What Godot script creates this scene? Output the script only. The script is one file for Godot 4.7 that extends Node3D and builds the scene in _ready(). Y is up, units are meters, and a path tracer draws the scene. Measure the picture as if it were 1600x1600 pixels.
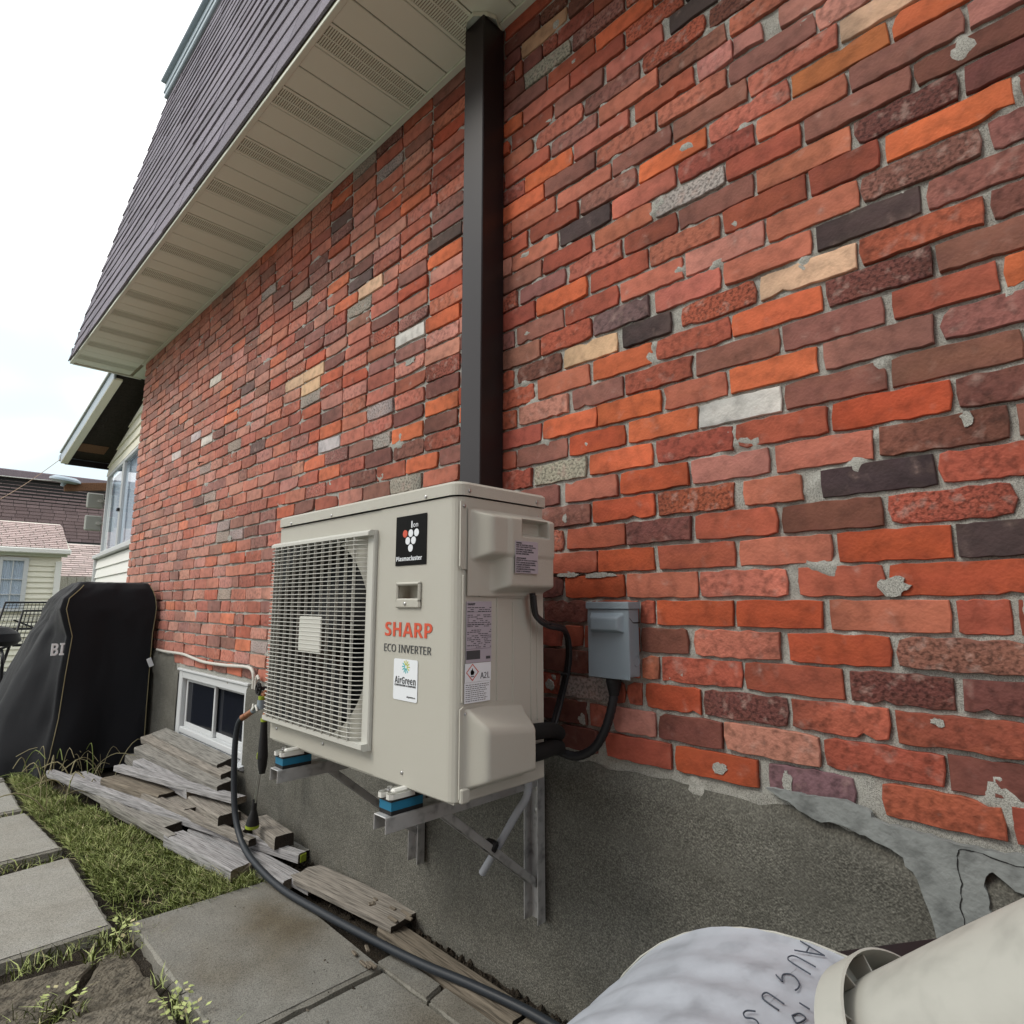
extends Node3D
# A brick side wall with an outdoor heat pump unit, seen from a narrow side yard under a bright overcast sky.

const X := Vector3.RIGHT
const Y := Vector3.UP
const Z := Vector3.BACK
var M := {}
var names := {}
var rng := RandomNumberGenerator.new()


# ------------------------------------------------------------------ mesh builder
class MB:
	var v := PackedVector3Array()
	var n := PackedVector3Array()
	var c := PackedColorArray()
	var uv := PackedVector2Array()
	var ix := PackedInt32Array()
	var col := Color.WHITE

	func vert(p: Vector3, nn: Vector3, t := Vector2.ZERO) -> int:
		v.append(p); n.append(nn); c.append(col); uv.append(t)
		return v.size() - 1

	# corners counter-clockwise as seen from outside
	func tri(a: Vector3, b: Vector3, d: Vector3) -> void:
		var nn := (b - a).cross(d - a).normalized()
		var i := vert(a, nn); vert(b, nn); vert(d, nn)
		ix.append_array([i, i + 2, i + 1])

	func quad(a: Vector3, b: Vector3, d: Vector3, e: Vector3) -> void:
		var nn := (d - a).cross(e - b).normalized()
		var i := vert(a, nn, Vector2(0, 1)); vert(b, nn, Vector2(1, 1)); vert(d, nn, Vector2(1, 0)); vert(e, nn, Vector2(0, 0))
		ix.append_array([i, i + 2, i + 1, i, i + 3, i + 2])

	func box(lo: Vector3, hi: Vector3) -> void:
		bbox((lo + hi) / 2, (hi - lo).abs(), 0.0)

	# a box with bevelled edges, turned by b
	func bbox(at: Vector3, size: Vector3, bev := 0.002, b := Basis.IDENTITY) -> void:
		var h := size / 2
		bev = minf(bev, minf(h.x, minf(h.y, h.z)) * 0.9)
		for ax in 3:
			for s in [-1.0, 1.0]:
				var a1 := (ax + 1) % 3
				var a2 := (ax + 2) % 3
				var q := []
				for k in [[-1, -1], [1, -1], [1, 1], [-1, 1]]:
					var p := Vector3.ZERO
					p[ax] = s * h[ax]; p[a1] = k[0] * (h[a1] - bev); p[a2] = k[1] * (h[a2] - bev)
					q.append(at + b * p)
				if s > 0: quad(q[0], q[1], q[2], q[3])
				else: quad(q[3], q[2], q[1], q[0])
		if bev <= 0.0: return
		for ax in 3:   # edge strips along axis ax
			var a1 := (ax + 1) % 3
			var a2 := (ax + 2) % 3
			for s1 in [-1.0, 1.0]:
				for s2 in [-1.0, 1.0]:
					var e := []
					for k in [[-1.0, 0], [1.0, 0], [1.0, 1], [-1.0, 1]]:
						var p := Vector3.ZERO
						p[ax] = k[0] * (h[ax] - bev)
						p[a1] = s1 * (h[a1] - (0.0 if k[1] == 0 else bev))
						p[a2] = s2 * (h[a2] - (bev if k[1] == 0 else 0.0))
						e.append(at + b * p)
					_out(e, at)
		for sx in [-1.0, 1.0]:
			for sy in [-1.0, 1.0]:
				for sz in [-1.0, 1.0]:
					var p0 := at + b * Vector3(sx * h.x, sy * (h.y - bev), sz * (h.z - bev))
					var p1 := at + b * Vector3(sx * (h.x - bev), sy * h.y, sz * (h.z - bev))
					var p2 := at + b * Vector3(sx * (h.x - bev), sy * (h.y - bev), sz * h.z)
					if (p1 - p0).cross(p2 - p0).dot(p0 - at) > 0: tri(p0, p1, p2)
					else: tri(p0, p2, p1)

	func _out(e: Array, at: Vector3) -> void:
		var nn: Vector3 = (e[2] - e[0]).cross(e[3] - e[1])
		if nn.dot((e[0] + e[2]) / 2 - at) > 0: quad(e[0], e[1], e[2], e[3])
		else: quad(e[3], e[2], e[1], e[0])

	# round tube along points; r may be a number or one radius per point
	func tube(pts: Array, r, sides := 8, caps := true) -> void:
		var k := pts.size()
		var t0: Vector3 = (pts[1] - pts[0]).normalized()
		var u := t0.cross(Vector3.UP if absf(t0.y) < 0.9 else Vector3.RIGHT).normalized()
		var first := v.size()
		for i in k:
			var a: Vector3 = pts[maxi(i - 1, 0)]
			var z: Vector3 = pts[mini(i + 1, k - 1)]
			var t := (z - a).normalized()
			u = (u - t * u.dot(t)).normalized()
			var w := t.cross(u)
			var rr: float = r[i] if r is Array else r
			for j in sides:
				var an := TAU * j / sides
				var d := u * cos(an) + w * sin(an)
				vert(pts[i] + d * rr, d, Vector2(float(j) / sides, float(i) / k))
		for i in k - 1:
			for j in sides:
				var a := first + i * sides + j
				var b := first + i * sides + (j + 1) % sides
				ix.append_array([a, a + sides, b, b, a + sides, b + sides])
		if caps:
			for e in [0, k - 1]:
				var ctr: Vector3 = pts[e]
				for j in sides:
					var p := v[first + e * sides + j]
					var q := v[first + e * sides + (j + 1) % sides]
					if e == 0: tri(ctr, q, p)
					else: tri(ctr, p, q)

	# turned shape: profile of (radius, height) along axis basis.y
	func lathe(prof: Array, at: Vector3, b := Basis.IDENTITY, sides := 20, smooth := true) -> void:
		for i in prof.size() - 1:
			var p: Vector2 = prof[i]
			var q: Vector2 = prof[i + 1]
			var d := q - p
			var nn := Vector2(d.y, -d.x).normalized()
			for j in sides:
				var a0 := TAU * j / sides
				var a1 := TAU * (j + 1) / sides
				var e0 := Vector3(cos(a0), 0, sin(a0))
				var e1 := Vector3(cos(a1), 0, sin(a1))
				var m0: Vector3 = b * (e0 * nn.x + Vector3.UP * nn.y)
				var m1: Vector3 = b * (e1 * nn.x + Vector3.UP * nn.y)
				var k := vert(at + b * (e0 * p.x + Vector3.UP * p.y), m0)
				vert(at + b * (e1 * p.x + Vector3.UP * p.y), m1)
				vert(at + b * (e1 * q.x + Vector3.UP * q.y), m1)
				vert(at + b * (e0 * q.x + Vector3.UP * q.y), m0)
				ix.append_array([k, k + 1, k + 2, k, k + 2, k + 3])

	# polygon (in axes e1, e2 at origin o) pushed along e1 x e2 by depth, counter-clockwise
	func prism(poly: Array, o: Vector3, e1: Vector3, e2: Vector3, depth: float, top_inset := 0.0) -> void:
		var pv := PackedVector2Array(poly)
		if Geometry2D.is_polygon_clockwise(pv): pv.reverse()
		var up := e1.cross(e2).normalized()
		var tp := pv
		if top_inset > 0.0:
			var r := Geometry2D.offset_polygon(pv, -top_inset, Geometry2D.JOIN_MITER)
			if r.size() == 1 and r[0].size() == pv.size():
				tp = r[0]
				var best := 0
				for i in tp.size():
					if tp[i].distance_to(pv[0]) < tp[best].distance_to(pv[0]): best = i
				var s := PackedVector2Array()
				for i in tp.size(): s.append(tp[(i + best) % tp.size()])
				tp = s
		var idx := Geometry2D.triangulate_polygon(tp)
		var W := func(q: Vector2, h: float) -> Vector3: return o + e1 * q.x + e2 * q.y + up * h
		for i in range(0, idx.size(), 3):
			var a: Vector3 = W.call(tp[idx[i]], depth)
			var b: Vector3 = W.call(tp[idx[i + 1]], depth)
			var d: Vector3 = W.call(tp[idx[i + 2]], depth)
			if (b - a).cross(d - a).dot(up) * signf(depth) > 0: tri(a, b, d)
			else: tri(a, d, b)
		for i in pv.size():
			var j := (i + 1) % pv.size()
			if depth > 0: quad(W.call(pv[i], 0), W.call(pv[j], 0), W.call(tp[j], depth), W.call(tp[i], depth))
			else: quad(W.call(pv[j], 0), W.call(pv[i], 0), W.call(tp[i], depth), W.call(tp[j], depth))

	# smooth grid of points [row][column], seen from the side where rows x columns face
	func grid(rows: Array, cols: Array = [], flip := false) -> void:
		var h := rows.size()
		var w: int = rows[0].size()
		var first := v.size()
		for i in h:
			for j in w:
				var du: Vector3 = rows[i][mini(j + 1, w - 1)] - rows[i][maxi(j - 1, 0)]
				var dv: Vector3 = rows[mini(i + 1, h - 1)][j] - rows[maxi(i - 1, 0)][j]
				var nn := du.cross(dv).normalized()
				if cols: col = cols[i][j]
				vert(rows[i][j], -nn if flip else nn, Vector2(float(j) / (w - 1), float(i) / (h - 1)))
		for i in h - 1:
			for j in w - 1:
				var a := first + i * w + j
				if flip: ix.append_array([a, a + 1, a + w, a + 1, a + w + 1, a + w])
				else: ix.append_array([a, a + w, a + 1, a + 1, a + w, a + w + 1])

	func mesh(shift := Vector3.ZERO) -> ArrayMesh:
		var a := []
		a.resize(Mesh.ARRAY_MAX)
		if shift != Vector3.ZERO:
			for i in v.size(): v[i] -= shift
		a[Mesh.ARRAY_VERTEX] = v; a[Mesh.ARRAY_NORMAL] = n; a[Mesh.ARRAY_COLOR] = c; a[Mesh.ARRAY_TEX_UV] = uv; a[Mesh.ARRAY_INDEX] = ix
		var m := ArrayMesh.new()
		m.add_surface_from_arrays(Mesh.PRIMITIVE_TRIANGLES, a)
		return m


# ------------------------------------------------------------------ scene tree helpers
func numbered(parent: Node, called: String) -> String:
	var key := str(parent.get_instance_id()) + called
	names[key] = names.get(key, -1) + 1
	return called if names[key] == 0 else "%s_%03d" % [called, names[key]]

func put(o: Node3D, called: String, parent: Node = null) -> void:
	parent = parent if parent else self
	o.name = numbered(parent, called)
	parent.add_child(o, true)

func tag(o: Node, label: String, category: String, group := "") -> Node:
	o.set_meta("label", label)
	o.set_meta("category", category)
	if group: o.set_meta("group", group)
	return o

func thing(called: String, label: String, category: String, at := Vector3.ZERO, group := "") -> Node3D:
	var o := Node3D.new()
	put(o, called)
	o.position = at
	tag(o, label, category, group)
	return o

func origin(o: Node) -> Vector3:
	var p := Vector3.ZERO
	while o != self and o is Node3D:
		p += o.position
		o = o.get_parent()
	return p

# commits a builder whose points are in the world as one mesh under parent
func obj(called: String, b: MB, m: Material, parent: Node = null, stuff := false) -> MeshInstance3D:
	var o := MeshInstance3D.new()
	o.mesh = b.mesh(origin(parent) if parent else Vector3.ZERO)
	o.material_override = m
	put(o, called, parent)
	if stuff: o.set_meta("kind", "stuff")
	return o

func local_obj(called: String, b: MB, m: Material, parent: Node) -> MeshInstance3D:
	var o := MeshInstance3D.new()
	o.mesh = b.mesh()
	o.material_override = m
	put(o, called, parent)
	return o

func struct(called: String, b: MB, m: Material) -> MeshInstance3D:
	var o := obj(called, b, m)
	o.set_meta("kind", "structure")
	return o

func text(called: String, what: String, height: float, width: float, at: Vector3, basis: Basis, m: Material, parent: Node, bold := true, depth := 0.0006) -> void:
	var t := TextMesh.new()
	var f := SystemFont.new()
	f.font_names = PackedStringArray(["Droid Sans"])
	if bold: f.font_weight = 700
	t.font = f
	t.text = what
	t.font_size = 48
	t.pixel_size = 0.01
	t.depth = 0.01
	t.curve_step = 3.0
	var box := t.get_aabb()
	var o := MeshInstance3D.new()
	o.mesh = t
	o.material_override = m
	put(o, called, parent)
	var sx := width / box.size.x if width > 0 else height / box.size.y
	var b := Basis(basis.x * sx, basis.y * (height / box.size.y), basis.z * (depth / 0.01))
	o.transform = Transform3D(b, at - origin(parent) - b * box.get_center())


# ------------------------------------------------------------------ materials
func lin(r: float, g: float, b: float) -> Color:
	return Color(r, g, b).linear_to_srgb()

func noise(seed_: int, freq: float, octaves := 4, type := FastNoiseLite.TYPE_SIMPLEX_SMOOTH) -> FastNoiseLite:
	var f := FastNoiseLite.new()
	f.seed = seed_; f.frequency = freq; f.fractal_octaves = octaves; f.noise_type = type
	return f

func ntex(seed_: int, freq: float, stops: Array, octaves := 4, size := 512, type := FastNoiseLite.TYPE_SIMPLEX_SMOOTH) -> NoiseTexture2D:
	var t := NoiseTexture2D.new()
	t.width = size; t.height = size; t.seamless = true
	t.noise = noise(seed_, freq, octaves, type)
	var g := Gradient.new()
	var off := PackedFloat32Array()
	var cols := PackedColorArray()
	for s in stops:
		off.append(s[0])
		cols.append(Color(s[1], s[1], s[1], 1) if not (s[1] is Color) else s[1])
	g.offsets = off; g.colors = cols
	t.color_ramp = g
	return t

func nrm(seed_: int, freq: float, bump: float, octaves := 4, size := 512, type := FastNoiseLite.TYPE_SIMPLEX_SMOOTH) -> NoiseTexture2D:
	var t := NoiseTexture2D.new()
	t.width = size; t.height = size; t.seamless = true
	t.as_normal_map = true; t.bump_strength = bump
	t.noise = noise(seed_, freq, octaves, type)
	return t

func mat(c: Color, rough := 0.8, tex: Texture2D = null, normal: Texture2D = null, tile := 1.0, world := true, nscale := 1.0, stretch := Vector3.ONE) -> StandardMaterial3D:
	var m := StandardMaterial3D.new()
	m.albedo_color = c
	m.roughness = rough
	m.metallic_specular = 0.4
	m.vertex_color_use_as_albedo = true
	if tex: m.albedo_texture = tex
	if normal:
		m.normal_enabled = true; m.normal_texture = normal; m.normal_scale = nscale
	if tex or normal:
		m.uv1_triplanar = true
		m.uv1_world_triplanar = world
		m.uv1_scale = stretch / tile
	return m


func _ready() -> void:
	rng.seed = 20240611
	# camera: standing close to the wall, looking along it and a little up
	var cam := Camera3D.new()
	cam.name = "camera"
	add_child(cam)
	cam.fov = 80.34
	cam.near = 0.02
	cam.far = 400.0
	cam.look_at_from_position(Vector3(0, 1.07, 1.33), Vector3(0, 1.07, 1.33) + Vector3(-0.69584, 0.14616, -0.70317), Y)
	cam.current = true
	# a bright overcast sky with thin gaps
	var we := WorldEnvironment.new()
	we.name = "environment"
	var env := Environment.new()
	env.background_mode = Environment.BG_SKY
	var sky := Sky.new()
	sky.sky_material = overcast()
	env.sky = sky
	env.background_energy_multiplier = 1.78
	env.tonemap_mode = Environment.TONE_MAPPER_LINEAR
	env.tonemap_exposure = 1.0
	env.sdfgi_enabled = true
	env.ssao_enabled = true
	env.ssil_enabled = true
	we.environment = env
	add_child(we)
	var sun := DirectionalLight3D.new()
	sun.name = "sun"
	sun.light_energy = 0.5
	sun.light_angular_distance = 18.0
	sun.light_color = Color(1.0, 0.97, 0.92)
	sun.shadow_enabled = true
	add_child(sun)
	sun.look_at_from_position(Vector3.ZERO, -Vector3(-0.45, 1.0, 0.95), Y)
	materials()
	ground()
	slabs()
	house()
	roof_edge()
	basement_window()
	porch()
	backyard()
	line_cover()
	heat_pump()
	brackets()
	disconnect_and_cables()
	planks()
	hose()
	grill_cover()
	chairs()
	drum_and_pot()
	grass()


func overcast() -> PanoramaSkyMaterial:
	# thin cloud with a few faint blue gaps, evenly bright all round
	var w := 512
	var h := 256
	var f := noise(5, 1.1, 4)
	var im := Image.create(w, h, false, Image.FORMAT_RGBAF)
	for j in h:
		var el := PI / 2 - PI * (j + 0.5) / h
		for i in w:
			var az := TAU * i / w
			var d := Vector3(cos(el) * cos(az), sin(el), cos(el) * sin(az))
			var k := f.get_noise_3d(d.x * 1.6, d.y * 3.4, d.z * 1.6)
			var gap := smoothstep(-0.02, 0.34, k)
			var c := Color(1.0, 1.0, 1.0).lerp(Color(0.56, 0.66, 0.70), gap)
			var e := 0.88 + 0.24 * maxf(d.y, 0.0)
			if d.y < 0.0: c = Color(0.5, 0.5, 0.48)
			im.set_pixel(i, j, Color(c.r * e, c.g * e, c.b * e))
	var m := PanoramaSkyMaterial.new()
	m.panorama = ImageTexture.create_from_image(im)
	return m


func materials() -> void:
	var fine := ntex(1, 0.03, [[0.0, 0.72], [0.5, 0.93], [1.0, 1.0]], 5)
	var coarse := ntex(2, 0.012, [[0.0, 0.7], [0.45, 0.95], [1.0, 1.0]], 5)
	var grit := ntex(3, 0.3, [[0.0, 0.5], [0.4, 0.82], [0.65, 1.0], [1.0, 1.0]], 2, 512, FastNoiseLite.TYPE_VALUE)
	var bump := nrm(4, 0.05, 6.0, 5)
	var rough := nrm(5, 0.03, 14.0, 5)
	var sand := nrm(6, 0.35, 4.5, 2, 512, FastNoiseLite.TYPE_VALUE_CUBIC)
	# brick faces: vertex colours carry each brick's clay colour, far ones with painted sky flare
	for k in 3:
		var t := ntex(20 + k, [0.02, 0.03, 0.05][k], [[0.0, [0.8, 0.66, 0.55][k]], [0.32, [0.92, 0.87, 0.78][k]], [0.5, 0.97], [0.62, 1.0], [1.0, 1.0]], 8)
		var b := mat(Color.WHITE, 0.86, t, [nrm(30, 0.1, 0.9, 5), nrm(31, 0.07, 1.8, 6), nrm(32, 0.06, 3.4, 6)][k], [0.5, 0.42, 0.3][k])
		b.detail_enabled = true
		b.detail_mask = ntex(40 + k, 0.012, [[0.0, 0.0], [[0.7, 0.66, 0.62][k], 0.0], [0.85, [0.1, 0.22, 0.4][k]], [1.0, 0.5]], 6)
		var white := Image.create(4, 4, false, Image.FORMAT_RGB8)
		white.fill(lin(0.44, 0.31, 0.27))
		b.detail_albedo = ImageTexture.create_from_image(white)
		M["brick%d" % k] = b
	M.mortar = mat(lin(0.47, 0.47, 0.43), 0.95, grit, sand, 0.16)
	M.patch = mat(lin(0.27, 0.29, 0.285), 0.95, ntex(54, 0.012, [[0.0, 0.72], [0.5, 0.92], [1.0, 1.0]], 6), nrm(55, 0.05, 1.6, 6), 0.4)
	M.parging = mat(lin(0.225, 0.22, 0.19), 0.95, ntex(7, 0.42, [[0.0, 0.52], [0.35, 0.7], [0.6, 0.85], [0.78, 1.0], [1.0, 1.0]], 3, 1024, FastNoiseLite.TYPE_VALUE), nrm(8, 0.4, 2.2, 2, 1024, FastNoiseLite.TYPE_VALUE_CUBIC), 1.1)
	M.crack = mat(lin(0.02, 0.02, 0.02), 1.0)
	M.concrete = mat(lin(0.37, 0.365, 0.335), 0.92, ntex(9, 0.3, [[0.0, 0.6], [0.4, 0.86], [0.6, 0.96], [1.0, 1.0]], 3, 1024, FastNoiseLite.TYPE_VALUE), nrm(10, 0.35, 1.4, 2, 1024, FastNoiseLite.TYPE_VALUE_CUBIC), 0.7)
	M.concrete_dirt = mat(lin(0.2, 0.18, 0.145), 0.95, ntex(11, 0.02, [[0.0, 0.45], [0.5, 0.9], [1.0, 1.0]], 7, 1024), nrm(12, 0.15, 9.0, 4, 1024, FastNoiseLite.TYPE_VALUE_CUBIC), 1.1)
	M.soil = mat(lin(0.062, 0.05, 0.036), 1.0, ntex(13, 0.08, [[0.0, 0.4], [0.5, 0.85], [1.0, 1.0]], 5), nrm(14, 0.08, 16.0, 5), 0.3)
	M.lawn = mat(lin(0.115, 0.13, 0.06), 1.0, coarse, rough, 0.6)
	M.grass = mat(Color.WHITE, 0.75)
	M.grass.backlight_enabled = true
	M.grass.backlight = Color(0.25, 0.3, 0.1)
	# aluminium and vinyl
	M.soffit = mat(lin(0.68, 0.73, 0.63), 0.5)
	M.soffit_dark = mat(lin(0.27, 0.24, 0.17), 0.8)
	M.trim = mat(lin(0.64, 0.68, 0.59), 0.5)
	M.brown = mat(lin(0.016, 0.0115, 0.0125), 0.36)
	M.brown.metallic_specular = 0.42
	M.shingle = mat(Color.WHITE, 0.95, fine, sand, 0.2)
	M.flashing = mat(lin(0.35, 0.42, 0.48), 0.45)
	M.siding = mat(lin(0.78, 0.785, 0.75), 0.5)
	M.cream_siding = mat(lin(0.76, 0.745, 0.63), 0.55)
	M.white_paint = mat(lin(0.55, 0.57, 0.58), 0.5)
	M.sill = mat(lin(0.60, 0.63, 0.66), 0.8, fine, bump, 0.2)
	M.dark_wood = mat(lin(0.03, 0.022, 0.017), 0.9, coarse, bump, 0.4)
	M.bare_wood = mat(lin(0.22, 0.11, 0.06), 0.85, fine, bump, 0.3)
	# unit
	M.unit = mat(lin(0.455, 0.448, 0.395), 0.42, null, nrm(15, 0.3, 1.2, 2), 0.05)
	M.unit_side = mat(lin(0.445, 0.438, 0.385), 0.42, null, nrm(15, 0.3, 1.2, 2), 0.05)
	M.grille = mat(lin(0.52, 0.525, 0.485), 0.45)
	M.dark = mat(lin(0.012, 0.012, 0.012), 0.7)
	M.shroud = mat(lin(0.09, 0.088, 0.08), 0.6)
	M.fan = mat(lin(0.012, 0.012, 0.013), 0.6)
	M.coil = mat(lin(0.015, 0.017, 0.018), 0.6)
	M.black_print = mat(lin(0.006, 0.006, 0.006), 0.6)
	M.black_print.metallic_specular = 0.2
	M.white_print = mat(lin(0.74, 0.78, 0.82), 0.45)
	M.red_print = mat(lin(0.58, 0.085, 0.04), 0.45)
	M.grey_print = mat(lin(0.06, 0.065, 0.07), 0.5)
	M.lilac = mat(lin(0.40, 0.37, 0.42), 0.5)
	M.steel = mat(lin(0.45, 0.45, 0.45), 0.35)
	M.steel.metallic = 1.0
	M.galv = mat(lin(0.55, 0.55, 0.55), 0.5, coarse, null, 0.3)
	M.galv.metallic = 0.6
	M.foot = mat(lin(0.62, 0.62, 0.58), 0.45)
	M.blue = mat(lin(0.012, 0.14, 0.25), 0.6)
	M.rubber = mat(lin(0.012, 0.012, 0.013), 0.6)
	M.foam = mat(lin(0.009, 0.009, 0.009), 0.95)
	M.box_grey = mat(lin(0.23, 0.28, 0.32), 0.42, null, nrm(16, 0.25, 1.5, 2), 0.05)
	M.cable = mat(lin(0.018, 0.018, 0.02), 0.4)
	M.hose = mat(lin(0.022, 0.027, 0.034), 0.45)
	M.clear_tube = mat(lin(0.36, 0.38, 0.42), 0.25)
	M.brass = mat(lin(0.42, 0.2, 0.12), 0.4)
	M.brass.metallic = 0.8
	M.lime = mat(lin(0.28, 0.36, 0.03), 0.5)
	M.teal = mat(lin(0.12, 0.42, 0.40), 0.5)
	M.conduit = mat(lin(0.55, 0.54, 0.5), 0.5)
	# weathered timber, grain along the plank's own length
	var grain := ntex(17, 0.03, [[0.0, 0.55], [0.35, 0.82], [0.6, 0.97], [1.0, 1.0]], 6)
	var gbump := nrm(18, 0.03, 4.0, 5)
	var tones := [lin(0.29, 0.265, 0.23), lin(0.37, 0.365, 0.37), lin(0.21, 0.18, 0.14), lin(0.27, 0.26, 0.235)]
	for k in 4: M["wood%d" % k] = mat(tones[k], 0.92, grain, gbump, 0.11, false, 1.0, Vector3(0.04, 1, 1))
	M.wood_end = mat(lin(0.05, 0.042, 0.034), 1.0, grit, rough, 0.1)
	M.cover = mat(lin(0.0065, 0.0075, 0.0105), 0.66, null, nrm(19, 0.2, 2.0, 2), 0.06)
	M.cover.metallic_specular = 0.3
	M.cover.rim_enabled = true
	M.cover.rim = 0.35
	M.cover.rim_tint = 0.2
	M.piping = mat(lin(0.24, 0.21, 0.12), 0.8)
	M.black_metal = mat(lin(0.012, 0.013, 0.016), 0.4)
	M.drum = mat(lin(0.42, 0.45, 0.50), 0.42, ntex(50, 0.014, [[0.0, 0.74], [0.4, 0.92], [1.0, 1.0]], 5), nrm(52, 0.02, 1.2, 4), 0.5)
	M.pot = mat(lin(0.43, 0.43, 0.39), 0.5, ntex(51, 0.014, [[0.0, 0.78], [0.35, 0.96], [1.0, 1.0]], 5), nrm(53, 0.02, 1.0, 4), 0.4)
	M.ink = mat(lin(0.05, 0.06, 0.08), 0.7)
	var glass := StandardMaterial3D.new()
	glass.albedo_color = Color(0.75, 0.85, 0.95, 0.12)
	glass.transparency = BaseMaterial3D.TRANSPARENCY_ALPHA
	glass.roughness = 0.04
	glass.metallic_specular = 0.3
	M.glass = glass
	M.dark_glass = mat(lin(0.012, 0.014, 0.02), 0.08)
	M.dark_glass.metallic_specular = 0.35
	M.curtain = mat(lin(0.50, 0.56, 0.63), 0.9)  # shed curtain, and the painted sky reflection behind the porch panes
	M.room = mat(lin(0.02, 0.021, 0.028), 0.8)
	M.roof_pink = mat(Color.WHITE, 0.95, grit, sand, 0.3)
	M.fence = mat(lin(0.55, 0.53, 0.48), 0.9, grain, gbump, 0.25)
	M.antenna = mat(lin(0.44, 0.455, 0.42), 0.5)
	M.rope = mat(lin(0.50, 0.36, 0.26), 0.8)


func ground() -> void:
	var b := MB.new()
	b.quad(Vector3(-150, -0.06, 150), Vector3(150, -0.06, 150), Vector3(150, -0.06, -150), Vector3(-150, -0.06, -150))
	struct("ground", b, M.lawn)
	# packed earth between the wall and the slabs, banked up a little against the wall
	var f := noise(61, 3.0, 4)
	var rows := []
	for i in 34:
		var z := -0.05 + 0.037 * i
		var r := []
		for j in 190:
			var x := -6.8 + 0.042 * j
			var d := maxf(z, 0.0)
			var y := 0.026 * exp(-d * 18.0) - 0.022 + 0.016 * f.get_noise_2d(x * 2.2, z * 2.2) + 0.012 * f.get_noise_2d(x * 9.0, z * 9.0)
			if z > 0.11: y -= 0.02
			r.append(Vector3(x, y, z))
		rows.append(r)
	b = MB.new()
	b.grid(rows, [], true)
	struct("soil", b, M.soil)
	# crumbs of earth along the foot of the wall
	b = MB.new()
	for i in 1600:
		var x := rng.randf_range(-3.0, -0.9)
		var z := absf(rng.randfn(0.02, 0.03)) + 0.012
		var s := rng.randf_range(0.003, 0.014)
		crumb(b, Vector3(x, 0.0 + rng.randf_range(-0.008, 0.012), z), s)
	for i in 260:
		var q := [Vector2(-2.05, 0.38), Vector2(-1.95, 0.24), Vector2(-2.25, 0.3), Vector2(-1.75, 0.36)][i % 4] as Vector2
		crumb(b, Vector3(q.x + rng.randfn(0, 0.06), 0.003, q.y + rng.randfn(0, 0.045)), rng.randf_range(0.0015, 0.006))
	var o := obj("loose_earth", b, M.soil, null, true)
	tag(o, "dark crumbs of loose earth along the foot of the foundation and on the slabs", "earth")

func crumb(b: MB, at: Vector3, s: float) -> void:
	var p := []
	for k in 4:
		var a := TAU * k / 4 + rng.randf() * 1.2
		p.append(at + Vector3(cos(a) * s * rng.randf_range(0.7, 1.3), -s * 0.3, sin(a) * s * rng.randf_range(0.7, 1.3)))
	var t := at + Vector3(rng.randf_range(-0.4, 0.4) * s, s * rng.randf_range(0.5, 1.0), rng.randf_range(-0.4, 0.4) * s)
	for k in 4: b.tri(p[(k + 1) % 4], p[k], t)


# a cast slab with worn, uneven edges
func slab_mesh(b: MB, poly: Array, top: float, thick: float, rough := 0.006) -> void:
	var ring := []
	for i in poly.size():
		var a: Vector2 = poly[i]
		var z: Vector2 = poly[(i + 1) % poly.size()]
		var k := maxi(2, int(a.distance_to(z) / 0.035))
		for j in k:
			var q := a.lerp(z, float(j) / k)
			ring.append(q + Vector2(rng.randf_range(-1, 1), rng.randf_range(-1, 1)) * rough * (0.4 if j == 0 else 1.0))
	var ctr := Vector2.ZERO
	for q in ring: ctr += q
	ctr /= ring.size()
	var k2 := ring.size()
	var inner := []
	for q in ring: inner.append(q + (ctr - q).normalized() * 0.012)
	var T := func(q: Vector2, y: float) -> Vector3: return Vector3(q.x, y, q.y)
	var idx := Geometry2D.triangulate_polygon(PackedVector2Array(inner))
	for i in range(0, idx.size(), 3):
		var p0: Vector3 = T.call(inner[idx[i]], top)
		var p1: Vector3 = T.call(inner[idx[i + 1]], top)
		var p2: Vector3 = T.call(inner[idx[i + 2]], top)
		if (p1 - p0).cross(p2 - p0).y > 0: b.tri(p0, p1, p2)
		else: b.tri(p0, p2, p1)
	for i in k2:
		var j := (i + 1) % k2
		for s in [[inner, top, ring, top - 0.006], [ring, top - 0.006, ring, top - thick]]:
			var q0: Vector3 = T.call(s[0][i], s[1])
			var q1: Vector3 = T.call(s[0][j], s[1])
			var q2: Vector3 = T.call(s[2][j], s[3])
			var q3: Vector3 = T.call(s[2][i], s[3])
			b._out([q0, q1, q2, q3], Vector3(ctr.x, top - 0.05, ctr.y))


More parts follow.
